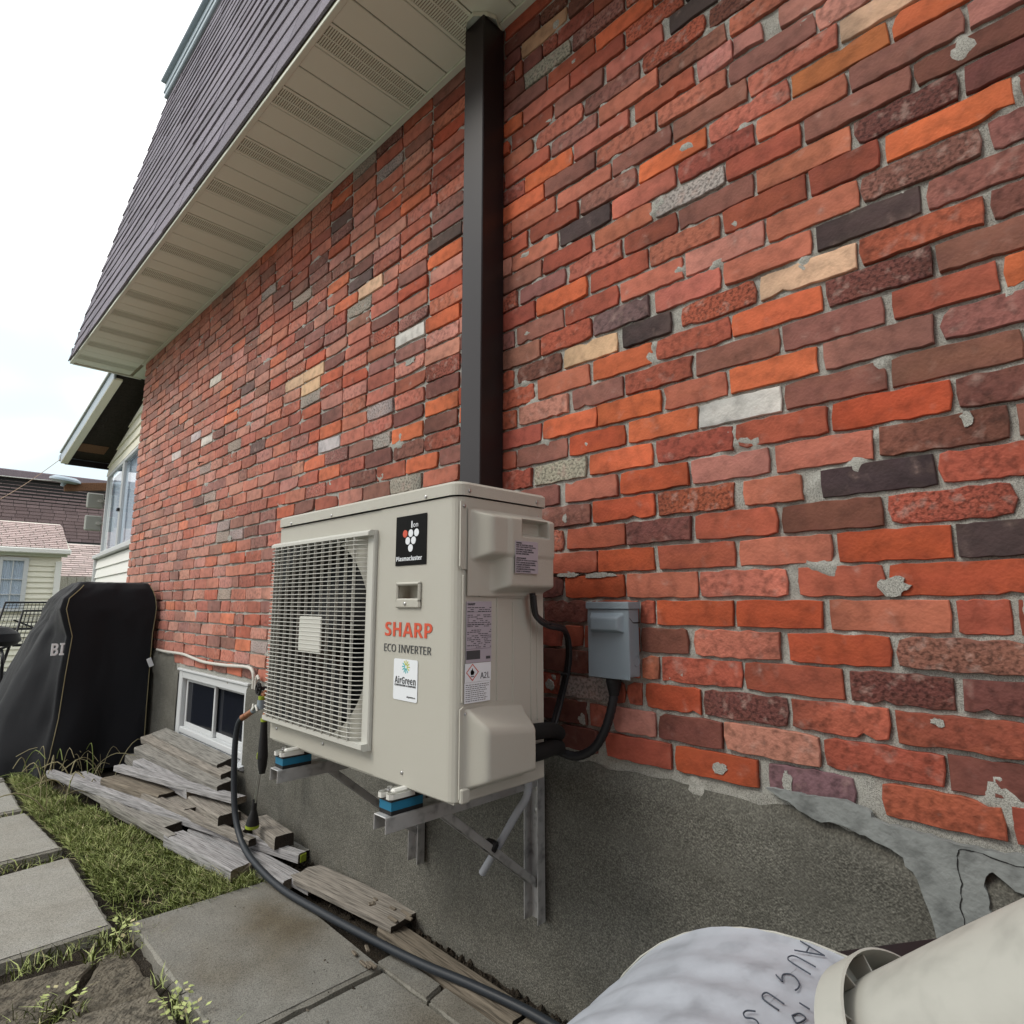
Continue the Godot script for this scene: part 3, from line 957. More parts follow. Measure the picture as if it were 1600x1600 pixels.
func roof_edge() -> void:
	# soffit: solid planks and every third one slotted for air
	var top := 3.10
	var w := 0.1255
	var x := -1.645 + w * 22
	var n := 0
	while x > -6.15:
		var vent := n % 3 == 2
		var b := MB.new()
		var x1 := maxf(x - w, -6.19)
		if vent:
			b.box(Vector3(x1 + 0.003, top + 0.0035, 0.028), Vector3(x - 0.003, top + 0.009, 0.452))
			var o := obj("soffit_panel", b, M.soffit_dark, home)
			b = MB.new()
			b.box(Vector3(x1 + 0.002, top - 0.001, 0.028), Vector3(x1 + 0.014, top + 0.009, 0.452))
			b.box(Vector3(x - 0.014, top - 0.001, 0.028), Vector3(x - 0.002, top + 0.009, 0.452))
			var k := 0
			while k < 46:
				var z := 0.033 + k * 0.0092
				b.box(Vector3(x1 + 0.014, top, z), Vector3(x - 0.014, top + 0.003, z + 0.0048))
				k += 1
			b.box(Vector3((x + x1) / 2 - 0.003, top - 0.0012, 0.03), Vector3((x + x1) / 2 + 0.003, top - 0.0002, 0.45))
			obj("vent_louvre", b, M.soffit, o)
		else:
			b.bbox(Vector3((x + x1) / 2, top + 0.004, 0.24), Vector3(x - x1 - 0.0045, 0.009, 0.424), 0.0025)
			obj("soffit_panel", b, M.soffit, home)
		x -= w
		n += 1
	var b := MB.new()
	b.box(Vector3(-6.2, top + 0.012, 0.0), Vector3(1.25, top + 0.03, 0.47))
	obj("soffit_backing", b, M.soffit_dark, home)
	# trims along the wall and the outer edge, and across the end
	b = MB.new()
	b.bbox(Vector3(-2.3, top + 0.001, 0.014), Vector3(7.0, 0.014, 0.027), 0.002)
	obj("soffit_trim", b, M.trim, home)
	b = MB.new()
	b.bbox(Vector3(-2.475, top + 0.002, 0.461), Vector3(7.45, 0.016, 0.022), 0.002)
	obj("soffit_trim", b, M.trim, home)
	b = MB.new()
	b.bbox(Vector3(-6.195, top + 0.002, 0.19), Vector3(0.025, 0.016, 0.52), 0.002)
	obj("soffit_trim", b, M.trim, home)
	b = MB.new()   # rear eave beyond the corner
	b.bbox(Vector3(-5.98, top + 0.006, -1.2), Vector3(0.43, 0.01, 2.4), 0.002)
	obj("soffit_panel", b, M.soffit, home)
	b = MB.new()
	b.bbox(Vector3(-5.78, top - 0.003, -0.9), Vector3(0.035, 0.014, 1.78), 0.002)
	obj("soffit_trim", b, M.trim, home)
	# steep shingled skirt of the roof
	var lo := Vector3(0, 3.118, 0.474)
	var hi := Vector3(0, 6.05, -0.085)
	var up := (hi - lo).normalized()
	var out := Vector3(0, -up.z, up.y).normalized()
	var slope := lo.distance_to(hi)
	b = MB.new()
	b.quad(Vector3(-6.19, lo.y, lo.z), Vector3(1.25, lo.y, lo.z), Vector3(1.25, hi.y, hi.z), Vector3(-6.19, hi.y, hi.z))
	b.quad(Vector3(-6.21, lo.y, -3.5), Vector3(-6.21, lo.y, lo.z - 0.01), Vector3(-5.62, hi.y, hi.z), Vector3(-5.62, hi.y, -3.5))
	b.quad(Vector3(-5.62, hi.y, hi.z), Vector3(1.25, hi.y, hi.z), Vector3(1.25, hi.y, -3.5), Vector3(-5.62, hi.y, -3.5))
	b.box(Vector3(-6.15, top + 0.03, -3.5), Vector3(1.25, top + 0.05, 0.46))
	var roof := obj("mansard_roof", b, M.dark, home)
	var rowh := 0.152
	var rows := int(slope / rowh)
	var list := []
	for i in rows + 1:
		var u := i * rowh
		var x0 := -6.205 + rng.randf_range(-0.25, 0.0)
		while x0 < 1.25:
			var ww := rng.randf_range(0.22, 0.5)
			var a := maxf(x0, -6.207 + 0.0 * u)
			if x0 + ww > -6.18: list.append([a, minf(x0 + ww, 1.25), u, i])
			x0 += ww
	var eye := Vector3(0, 1.07, 1.33)
	for s in list:
		var c: Vector3 = Vector3((s[0] + s[1]) / 2, 0, 0) + Vector3(0, lo.y, lo.z) + up * s[2]
		s.append((s[1] - s[0]) / pow(c.distance_to(eye), 2.0) if c.x < -1.0 else 0.0)
	list.sort_custom(func(p, q): return p[4] > q[4])
	var rest := MB.new()
	for n2 in list.size():
		var s: Array = list[n2]
		var t := MB.new() if n2 < 300 else rest
		var g := rng.randf_range(0.85, 1.12)
		t.col = Color(0.272 * g, 0.252 * g, 0.30 * g)
		var sag := rng.randf_range(-0.011, 0.008)
		var lift0 := rng.randf_range(0.008, 0.014)
		var lift1 := rng.randf_range(0.008, 0.014)
		var base: Vector3 = Vector3(0, lo.y, lo.z) + up * (s[2] + sag)
		var tip: Vector3 = Vector3(0, lo.y, lo.z) + up * minf(s[2] + rowh + 0.03, slope)
		var e0 := Vector3(s[0] + 0.001, 0, 0)
		var e1 := Vector3(s[1] - 0.001, 0, 0)
		var sk := up * rng.randf_range(-0.006, 0.006)
		t.quad(base + e0 + out * lift0, base + sk + e1 + out * lift1, tip + e1 + out * 0.002, tip + e0 + out * 0.002)
		t.quad(base + e0, base + sk + e1, base + sk + e1 + out * lift1, base + e0 + out * lift0)
		t.quad(base + e0, base + e0 + out * lift0, tip + e0 + out * 0.002, tip + e0)
		t.quad(base + sk + e1 + out * lift1, base + sk + e1, tip + e1, tip + e1 + out * 0.002)
		if n2 < 300: obj("shingle", t, M.shingle, roof)
	obj("shingles", rest, M.shingle, roof, true)
	b = MB.new()
	b.col = Color(0.15, 0.132, 0.15)
	for i in rows:   # a few courses seen edge on at the hip
		var p := lo + up * (i * rowh)
		b.box(Vector3(-6.235 + 0.55 * i / rows, p.y - 0.004, p.z - 0.5), Vector3(-6.2 + 0.56 * i / rows, p.y + 0.12, p.z - 0.01))
	obj("hip_shingles", b, M.shingle, roof, true)
	# metal edge along the top of the skirt
	b = MB.new()
	var ctr := Vector3(-2.47, hi.y + 0.02, hi.z + 0.02)
	b.bbox(ctr, Vector3(7.46, 0.16, 0.05), 0.008)
	b.bbox(ctr + Vector3(0, 0.09, 0.03), Vector3(7.46, 0.025, 0.07), 0.006)
	b.bbox(ctr + Vector3(0, -0.02, 0.028), Vector3(7.46, 0.02, 0.012), 0.004)
	obj("roof_flashing", b, M.flashing, home)


func line_cover() -> void:
	# dark brown cover from the eave down behind the unit
	var b := MB.new()
	b.bbox(Vector3(-1.402, 1.87, 0.052), Vector3(0.098, 2.43, 0.1), 0.003)
	var o := obj("pipe_cover", b, M.brown)
	tag(o, "tall dark brown metal pipe cover running up the brick wall to the soffit", "pipe cover")
	b = MB.new()
	var f := []
	for i in 14: f.append(Vector2(-1.40 + cos(TAU * i / 14) * rng.randf_range(0.055, 0.08), 0.06 + sin(TAU * i / 14) * rng.randf_range(0.05, 0.075)))
	b.prism(f, Vector3(0, 3.08, 0), X, Z, -0.018)
	var c := obj("sealant_bead", b, M.trim, home)


func basement_window() -> void:
	var w := Node3D.new()
	put(w, "basement_window", home)
	w.position = Vector3(-1.25, 0.33, 0)
	var b := MB.new()
	var xl := -4.30
	var xr := -3.22
	var zb := -0.05
	# frame: jambs, head, sill
	b.bbox(Vector3(xl + 0.035, 0.47, -0.03), Vector3(0.07, 0.42, 0.06), 0.004)
	b.bbox(Vector3(xr - 0.02, 0.47, -0.03), Vector3(0.05, 0.42, 0.06), 0.004)
	b.bbox(Vector3((xl + xr) / 2, 0.645, -0.03), Vector3(xr - xl, 0.05, 0.055), 0.004)
	b.bbox(Vector3((xl + xr) / 2, 0.672, -0.006), Vector3(xr - xl + 0.02, 0.014, 0.03), 0.003)
	b.bbox(Vector3((xl + xr) / 2, 0.312, -0.03), Vector3(xr - xl, 0.035, 0.05), 0.004)
	obj("window_frame", b, M.white_paint, w)
	b = MB.new()
	b.prism([Vector2(0.02, 0.258), Vector2(0.03, 0.274), Vector2(-0.06, 0.297), Vector2(-0.06, 0.24)], Vector3(xl - 0.01, 0, 0), Z, Y, -(xr - xl + 0.03))
	obj("window_sill", b, M.sill, w)
	for s in [[xl + 0.08, -3.735, -0.035], [-3.775, xr - 0.04, -0.052]]:
		b = MB.new()
		var x0: float = s[0]
		var x1: float = s[1]
		var t := 0.02
		b.bbox(Vector3(x0 + t / 2, 0.475, s[2]), Vector3(t, 0.29, 0.016), 0.002)
		b.bbox(Vector3(x1 - t / 2, 0.475, s[2]), Vector3(t, 0.29, 0.016), 0.002)
		b.bbox(Vector3((x0 + x1) / 2, 0.610, s[2]), Vector3(x1 - x0 - 2 * t, 0.02, 0.016), 0.002)
		b.bbox(Vector3((x0 + x1) / 2, 0.344, s[2]), Vector3(x1 - x0 - 2 * t, 0.028, 0.016), 0.002)
		var sash := obj("sash", b, M.white_paint, w)
		b = MB.new()
		b.box(Vector3(x0 + t, 0.358, s[2] - 0.003), Vector3(x1 - t, 0.60, s[2] + 0.001))
		obj("pane", b, M.dark_glass, sash)
	b = MB.new()
	b.quad(Vector3(xl, 0.22, -0.16), Vector3(xr, 0.22, -0.16), Vector3(xr, 0.68, -0.16), Vector3(xl, 0.68, -0.16))
	obj("dark_room", b, M.room, w)
	b = MB.new()
	var rows := []
	for i in 2:
		var r := []
		for j in 40:
			r.append(Vector3(-3.66 + 0.4 * j / 39.0, 0.36 + 0.26 * i, -0.11 + 0.012 * sin(j * 1.1)))
		rows.append(r)
	b.grid(rows)
	obj("curtain", b, M.room, w)
	w.position.y -= 0.025


func porch() -> void:
	# the enclosed porch behind the house, with its own low sloping roof
	var p := thing("enclosed_porch", "pale sided back porch with tall windows and a sloping open eave beyond the brick corner", "porch", Vector3(-7.0, 0, -0.2))
	var d := Vector3(-0.99683, 0, -0.07955)
	var o := Vector3(-5.755, 0, -0.08)
	var nn := Vector3(-d.z, 0, d.x) * -1.0
	if nn.z < 0: nn = -nn
	var at := func(s: float, y: float, off := 0.0) -> Vector3: return o + d * s + Y * y + nn * off
	var b := MB.new()
	var face := func(bb: MB, s0: float, s1: float, y0: float, y1: float, off: float, lean := 0.0) -> void:
		bb._out([at.call(s0, y0, off + lean), at.call(s1, y0, off + lean), at.call(s1, y1, off), at.call(s0, y1, off)], at.call((s0 + s1) / 2, (y0 + y1) / 2, -1.0))
	# core of the wall
	for q in [[-0.3, 2.42, -0.1, 1.60], [-0.3, 0.1, 1.60, 3.0], [2.2, 2.42, 1.60, 2.65]]:
		face.call(b, q[0], q[1], q[2], q[3], -0.03)
	obj("porch_core", b, M.siding, p)
	# lower boards
	var y := 1.545
	while y > -0.1:
		b = MB.new()
		b.col = Color.WHITE
		face.call(b, -0.3, 2.62, y - 0.105, y, -0.004, 0.016)
		b._out([at.call(-0.3, y - 0.105, 0.012), at.call(2.62, y - 0.105, 0.012), at.call(2.62, y - 0.105, -0.01), at.call(-0.3, y - 0.105, -0.01)], at.call(1.0, y, 0.0))
		obj("siding_board", b, M.siding, p)
		y -= 0.105
	b = MB.new()
	b.bbox(at.call(2.63, 0.75, 0.0), Vector3(0.05, 1.62, 0.06), 0.004, Basis(d, Y, nn))
	obj("corner_post", b, M.white_paint, p)
	b = MB.new()
	b.bbox(at.call(1.2, 1.575, 0.012), Vector3(2.95, 0.04, 0.07), 0.004, Basis(d, Y, nn))
	obj("sill", b, M.white_paint, p)
	# upper boards under the slope of the roof
	for k in 6:
		var y0 := 2.50 + 0.105 * k
		b = MB.new()
		# the roof falls from 3.0 at the house to 2.66 at the far end
		var s_hi := clampf((3.02 - y0 - 0.02) / 0.155, 0.0, 2.43)
		var s_top := clampf((3.02 - y0 - 0.125) / 0.155, 0.0, 2.43)
		if s_hi <= 0.02: continue
		b._out([at.call(-0.3, y0, 0.012), at.call(s_hi, y0, 0.012), at.call(s_top, y0 + 0.105, -0.004), at.call(-0.3, y0 + 0.105, -0.004)], at.call(0.6, y0, -1.0))
		b._out([at.call(-0.3, y0, 0.012), at.call(s_hi, y0, 0.012), at.call(s_hi, y0, -0.01), at.call(-0.3, y0, -0.01)], at.call(0.6, y0 + 0.1, 0.0))
		obj("siding_board", b, M.cream_siding, p)
	# tall windows
	for q in [[0.08, 1.25], [1.28, 2.36]]:
		b = MB.new()
		var bas := Basis(d, Y, nn)
		for e in [[q[0] + 0.015, 0.03], [q[1] - 0.015, 0.03]]:
			b.bbox(at.call(e[0], 2.05, -0.005), Vector3(e[1], 0.90, 0.03), 0.003, bas)
		for yy in [1.61, 2.485]:
			b.bbox(at.call((q[0] + q[1]) / 2, yy, -0.005), Vector3(q[1] - q[0], 0.03, 0.028), 0.003, bas)
		var f := obj("porch_window", b, M.white_paint, p)
		b = MB.new()
		b.bbox(at.call((q[0] + q[1]) / 2, 2.05, -0.014), Vector3(q[1] - q[0] - 0.06, 0.85, 0.004), 0.0, bas)
		obj("pane", b, M.glass, f)
		b = MB.new()
		b.bbox(at.call((q[0] + q[1]) / 2, 2.05, -0.06), Vector3(q[1] - q[0] - 0.03, 0.86, 0.01), 0.002, bas)
		obj("reflection_panel", b, M.curtain, f)  # pale blue panel painting the sky reflection into the panes
	b = MB.new()
	b.bbox(at.call(1.255, 1.98, 0.018), Vector3(0.06, 0.03, 0.03), 0.004, Basis(d, Y, nn))
	obj("latch", b, M.rubber, p)
	b = MB.new()
	face.call(b, -0.2, 2.4, 0.0, 3.0, -1.6)
	obj("back_wall", b, M.curtain, p)
	# roof: plywood underside, sheathing, white rake and a little gutter along the low eave
	var hi := Vector3(-5.80, 3.19, 0)
	var lo := Vector3(-8.47, 2.715, 0)
	var z1 := 0.125
	b = MB.new()
	b.quad(lo + Z * z1, hi + Z * z1, hi - Z * 3.0, lo - Z * 3.0)
	b.quad(lo + Y * 0.03 + Z * z1, hi + Y * 0.03 + Z * z1, hi + Y * 0.03 - Z * 3.0, lo + Y * 0.03 - Z * 3.0)
	var rf := obj("porch_roof", b, M.dark_wood, p)
	b = MB.new()
	var q1 := lo.lerp(hi, 0.10) - Y * 0.004
	var q2 := lo.lerp(hi, 0.19) - Y * 0.004
	b.quad(q1 + Z * (z1 - 0.04), q2 + Z * (z1 - 0.04), q2 - Z * 0.22, q1 - Z * 0.22)
	obj("plywood_patch", b, M.bare_wood, rf)
	hi = lo.lerp(hi, 0.85)
	var along := (hi - lo).normalized()
	var bas2 := Basis(along, Z.cross(along).normalized(), Z)
	b = MB.new()
	b.bbox((lo + hi) / 2 + Z * (z1 + 0.008) - Y * 0.012, Vector3(lo.distance_to(hi), 0.115, 0.016), 0.003, bas2)
	obj("rake_board", b, M.flashing, rf)
	b = MB.new()
	b.bbox((lo + hi) / 2 + Z * (z1 - 0.02) - Y * 0.066, Vector3(lo.distance_to(hi), 0.02, 0.07), 0.003, bas2)
	obj("rake_trim", b, M.cream_siding, rf)
	b = MB.new()
	b.bbox((lo + hi) / 2 + Z * (z1 + 0.018) + Y * 0.052, Vector3(lo.distance_to(hi), 0.022, 0.03), 0.003, bas2)
	obj("drip_edge", b, M.antenna, rf)
	b = MB.new()
	b.bbox(lo + Vector3(0.0, -0.045, -1.4), Vector3(0.02, 0.07, 3.0), 0.003)
	obj("eave_board", b, M.brown, rf)
	b = MB.new()
	var g := []
	for i in 13: g.append(Vector2(-0.06 + 0.055 * cos(PI + PI * i / 12.0), 0.02 + 0.06 * sin(PI + PI * i / 12.0)))
	g.append(Vector2(-0.005, 0.035)); g.append(Vector2(-0.115, 0.035))
	b.prism(g, lo + Z * z1 - Z * 3.0, X, Y, 3.02)
	obj("gutter", b, M.flashing, rf)


func shingle_field(b: MB, o: Vector3, e1: Vector3, e2: Vector3, w: float, h: float, rowh: float, tab: float, base: Color, spread: float) -> void:
	var nn := e1.cross(e2).normalized()
	var rows := int(h / rowh)
	for i in rows:
		var x := -rng.randf() * tab
		while x < w:
			var g := rng.randf_range(1.0 - spread, 1.0 + spread)
			b.col = Color(base.r * g, base.g * g, base.b * g)
			var a := maxf(x, 0.0) + 0.004
			var z := minf(x + tab, w) - 0.004
			if z - a > 0.02:
				var p := o + e1 * a + e2 * (i * rowh)
				var q := o + e1 * z + e2 * (i * rowh)
				var l := nn * 0.018
				b.quad(p + l, q + l, q + e2 * (rowh * 1.1) + nn * 0.002, p + e2 * (rowh * 1.1) + nn * 0.002)
				b.quad(p, q, q + l, p + l)
			x += tab


func backyard() -> void:
	# garden shed with pale siding and a pink shingle roof
	var s := thing("garden_shed", "cream sided shed with pink shingle roof and curtained white window, left edge", "shed", Vector3(-12, 0, 1.4))
	var b := MB.new()
	b.box(Vector3(-13.6, -0.1, -0.36), Vector3(-11.03, 1.74, 3.4))
	obj("wall", b, M.cream_siding, s)
	var y := 1.66
	while y > 0.0:
		b = MB.new()
		for q in [[0.04, -0.30], [3.4, 0.36]] if y > 0.95 else [[3.4, -0.30]]:
			b.quad(Vector3(-11.006, y - 0.078, q[0]), Vector3(-11.006, y - 0.078, q[1]), Vector3(-11.024, y, q[1]), Vector3(-11.024, y, q[0]))
			b.quad(Vector3(-11.024, y - 0.078, q[0]), Vector3(-11.024, y - 0.078, q[1]), Vector3(-11.006, y - 0.078, q[1]), Vector3(-11.006, y - 0.078, q[0]))
		obj("siding_board", b, M.cream_siding, s)
		y -= 0.078
	b = MB.new()
	b.bbox(Vector3(-11.01, 0.82, -0.33), Vector3(0.05, 1.66, 0.075), 0.004)
	obj("corner_board", b, M.siding, s)
	b = MB.new()
	for e in [[0.33, 0.055], [0.045, 0.055]]: b.bbox(Vector3(-11.0, 1.31, e[0]), Vector3(0.04, 0.76, e[1]), 0.004)
	for e in [1.665, 0.955]: b.bbox(Vector3(-11.0, e, 0.188), Vector3(0.04, 0.05, 0.25), 0.004)
	b.bbox(Vector3(-11.0, 1.31, 0.188), Vector3(0.02, 0.68, 0.012), 0.002)
	b.bbox(Vector3(-11.0, 1.38, 0.188), Vector3(0.02, 0.012, 0.24), 0.002)
	b.bbox(Vector3(-11.0, 1.17, 0.188), Vector3(0.02, 0.012, 0.24), 0.002)
	var f := obj("window", b, M.white_paint, s)
	b = MB.new()
	b.box(Vector3(-11.008, 0.97, 0.07), Vector3(-11.004, 1.65, 0.31))
	obj("pane", b, M.glass, f)
	b = MB.new()
	var rows := []
	for i in 2:
		var r := []
		for j in 50: r.append(Vector3(-11.02 - 0.006 * sin(j * 1.3), 0.97 + 0.68 * i, 0.31 - 0.24 * j / 49.0))
		rows.append(r)
	b.grid(rows)
	obj("curtain", b, M.curtain, f)
	b = MB.new()
	b.bbox(Vector3(-10.93, 1.79, 1.5), Vector3(0.09, 0.075, 3.9), 0.012)
	obj("gutter", b, M.siding, s)
	b = MB.new()
	b.box(Vector3(-11.02, 1.715, -0.42), Vector3(-10.97, 1.755, 3.4))
	obj("eave_trim", b, M.trim, s)
	b = MB.new()
	var up := Vector3(-0.83, 0.47, 0).normalized()
	b.quad(Vector3(-10.93, 1.82, 3.45), Vector3(-10.93, 1.82, -0.44), Vector3(-11.72, 2.27, -0.40), Vector3(-11.72, 2.27, 3.45))
	b.quad(Vector3(-12.5, 1.82, -0.44), Vector3(-12.5, 1.82, 3.45), Vector3(-11.72, 2.27, 3.45), Vector3(-11.72, 2.27, -0.40))
	var rf := obj("roof", b, M.cream_siding, s)
	b = MB.new()
	shingle_field(b, Vector3(-10.93, 1.83, 3.45), -Z, up, 3.87, 0.9, 0.062, 0.16, Color(0.74, 0.60, 0.57), 0.09)
	obj("shingles", b, M.roof_pink, rf, true)
	# a lower roof with the same shingles beyond the gap
	var l := thing("low_outbuilding", "low outbuilding with worn pink shingles seen between the shed and the porch", "outbuilding", Vector3(-14, 0, -1.2))
	b = MB.new()
	b.box(Vector3(-15.6, -0.1, -3.2), Vector3(-13.05, 1.5, -0.25))
	obj("wall", b, M.fence, l)
	b = MB.new()
	b.quad(Vector3(-12.95, 1.49, -0.2), Vector3(-12.95, 1.49, -3.2), Vector3(-14.0, 2.16, -3.2), Vector3(-14.0, 2.16, -0.2))
	rf = obj("roof", b, M.fence, l)
	b = MB.new()
	shingle_field(b, Vector3(-12.95, 1.5, -0.2), -Z, Vector3(-1.05, 0.67, 0).normalized(), 3.0, 1.22, 0.075, 0.2, Color(0.66, 0.54, 0.51), 0.16)
	obj("shingles", b, M.roof_pink, rf, true)
	# grey board fence
	var fe := thing("board_fence", "weathered grey board fence standing behind the covered grill", "fence", Vector3(-11.5, 0, -0.8))
	for i in 12:
		b = MB.new()
		var g := rng.randf_range(0.7, 1.1)
		b.col = Color(g, g, g * 0.98)
		var z := -0.36 - i * 0.115
		b.bbox(Vector3(-11.5, 0.72, z), Vector3(0.02, 1.46 + rng.randf_range(-0.02, 0.02), 0.105), 0.004)
		obj("board", b, M.fence, fe)
	# the neighbour's house: a tall brown shingled wall above a dark gutter
	var h := thing("neighbour_house", "large dark brown shingled house rising across the back yards", "house", Vector3(-19, 0, 0))
	b = MB.new()
	b.box(Vector3(-24, -0.1, -9), Vector3(-18.25, 2.5, 9))
	obj("wall", b, M.cream_siding, h)
	b = MB.new()
	b.box(Vector3(-24, 2.5, -9), Vector3(-18.06, 3.95, 9))
	rf = obj("roof", b, M.dark, h)
	b = MB.new()
	shingle_field(b, Vector3(-18.05, 2.52, 9), -Z, Vector3(-0.02, 1, 0).normalized(), 18, 1.45, 0.083, 0.24, Color(0.26, 0.19, 0.19), 0.14)
	obj("shingles", b, M.roof_pink, rf, true)
	b = MB.new()
	b.bbox(Vector3(-18.2, 4.02, 0), Vector3(0.5, 0.19, 18), 0.02)
	for i in b.c.size(): b.c[i] = Color(0.27, 0.22, 0.25)
	obj("eave", b, M.roof_pink, h)
	b = MB.new()
	b.bbox(Vector3(-18.0, 2.47, 0), Vector3(0.12, 0.09, 18), 0.01)
	obj("gutter", b, M.dark, h)
	# unseen house added behind the viewer to shade the right of the wall
	var nb := thing("added_shade_house", "added unseen house block behind the viewer, shading the right part of the brick wall", "house", Vector3(4.5, 0, 4.6))
	b = MB.new()
	b.col = Color(0.3, 0.12, 0.08)
	b.box(Vector3(-0.4, -0.1, 4.3), Vector3(9.5, 5.4, 10.0))
	obj("wall", b, M.brick0, nb)
	b = MB.new()
	b.box(Vector3(-0.8, 5.4, 3.9), Vector3(9.9, 5.6, 10.4))
	obj("roof", b, M.shingle, nb)
	# antennas on their pole, a wooden arm and a round white dome
	var pole := thing("antenna_pole", "thin pole with two white brackets beside the far porch corner", "pole", Vector3(-8.6, 0, -0.36))
	b = MB.new()
	b.tube([Vector3(-8.62, -0.1, -0.37), Vector3(-8.62, 2.46, -0.37)], 0.012, 8)
	obj("mast", b, M.fence, pole)
	for yy in [2.27, 2.0]:
		b = MB.new()
		b.tube([Vector3(-8.6, yy, -0.31), Vector3(-8.6, yy, -0.42)], 0.02, 10)
		b.bbox(Vector3(-8.59, yy, -0.40), Vector3(0.04, 0.13, 0.03), 0.006)
		obj("bracket", b, M.foot, pole)
	for q in [[2.265, "square flat grey panel antenna, the upper of two beside the porch window"], [1.995, "square flat grey panel antenna, the lower of two beside the porch window"]]:
		b = MB.new()
		b.bbox(Vector3(-8.6, q[0], -0.255), Vector3(0.035, 0.182, 0.172), 0.012)
		var a := obj("panel_antenna", b, M.antenna)
		tag(a, q[1], "antenna", "flat antennas on the pole")
		b = MB.new()
		b.tube([Vector3(-8.585, q[0], -0.30), Vector3(-8.56, q[0], -0.30)], 0.022, 12)
		obj("mounting_boss", b, M.foot, a)
	b = MB.new()
	b.bbox(Vector3(-10.0, 2.655, -0.50), Vector3(0.06, 0.11, 0.72), 0.004, Basis(X, 0.14))
	var arm := obj("wooden_arm", b, M.bare_wood)
	tag(arm, "short brown wooden arm carrying the round white dome", "beam")
	b = MB.new()
	b.bbox(Vector3(-10.0, 1.25, -0.82), Vector3(0.1, 2.7, 0.1), 0.005)
	obj("post", b, M.bare_wood, arm)
	b = MB.new()
	b.lathe([Vector2(0.001, 0.05), Vector2(0.12, 0.045), Vector2(0.175, 0.015), Vector2(0.18, -0.01), Vector2(0.12, -0.035), Vector2(0.04, -0.04), Vector2(0.038, -0.085), Vector2(0.001, -0.085)], Vector3(-10.0, 2.70, -0.15), Basis(Z, -0.12) * Basis(X, -0.1), 28)
	var dish := obj("antenna_dome", b, M.flashing)
	tag(dish, "round pale grey antenna dome seen from below", "antenna")
	# slack lines
	b = MB.new()
	var r := []
	for i in 21:
		var t := i / 20.0
		r.append(Vector3(-8.2, 2.64, 0.178).lerp(Vector3(-8.2, 1.95, 0.86), t) - Y * (0.04 * sin(PI * t)))
	b.tube(r, 0.0035, 6)
	var rope := obj("clothes_line", b, M.rope)
	tag(rope, "tan cord sloping down from the porch eave past the sky", "cord")
	b = MB.new()
	b.tube([Vector3(-8.2, -0.1, 0.87), Vector3(-8.2, 2.0, 0.87)], 0.03, 8)
	tag(obj("line_post", b, M.fence), "grey wooden post holding the low end of the tan cord", "post")
	b = MB.new()
	r = []
	for i in 15: r.append(Vector3(-10.0, 2.675, -0.03).lerp(Vector3(-10.0, 2.72, 1.6), i / 14.0) - Y * (0.03 * sin(PI * i / 14.0)))
	b.tube(r, 0.005, 6)
	tag(obj("white_cable", b, M.siding), "white cable running from the round antenna dome to the left", "cable")


func rounded(z0: float, z1: float, x0: float, x1: float, rl: float, rr: float) -> Array:
	# outline in (z, x): square at the back, rounded at the two front corners
	var p := [Vector2(z0, x0), Vector2(z0, x1)]
	for i in 7:
		var a := PI / 2 * i / 6.0
		p.append(Vector2(z1 - rr + rr * sin(a), x1 - rr + rr * cos(a)))
	for i in 7:
		var a := PI / 2 * i / 6.0
		p.append(Vector2(z1 - rl + rl * cos(a), x0 + rl - rl * sin(a)))
	return p

# a pressed bulge on the +x side: height h(y, z) over a rectangle
func relief(b: MB, xx: float, y0: float, y1: float, z0: float, z1: float, ny: int, nz: int, h: Callable) -> void:
	var rows := []
	for i in ny + 1:
		var r := []
		for j in nz + 1:
			var y := y0 + (y1 - y0) * i / ny
			var z := z1 + (z0 - z1) * j / nz
			r.append(Vector3(xx + h.call(y, z), y, z))
		rows.append(r)
	b.grid(rows)

func smin(a: float, b: float) -> float:
	var h := clampf(0.5 + 0.5 * (b - a) / 0.35, 0.0, 1.0)
	return maxf(lerpf(b, a, h) - 0.35 * h * (1.0 - h), 0.0)

func ramp(v: float, at: float, width: float) -> float:
	return smoothstep(0.0, 1.0, clampf((v - at) / width, 0.0, 1.0))

func screw(parent: Node, at: Vector3, dir: Vector3) -> void:
	var b := MB.new()
	var u := dir.cross(Vector3(0.3, 0.9, 0.2)).normalized()
	b.lathe([Vector2(0.0045, 0.0), Vector2(0.0042, 0.0018), Vector2(0.0025, 0.003), Vector2(0.0001, 0.0034)], at, Basis(u, dir, u.cross(dir)), 10)
	obj("screw", b, M.steel, parent)

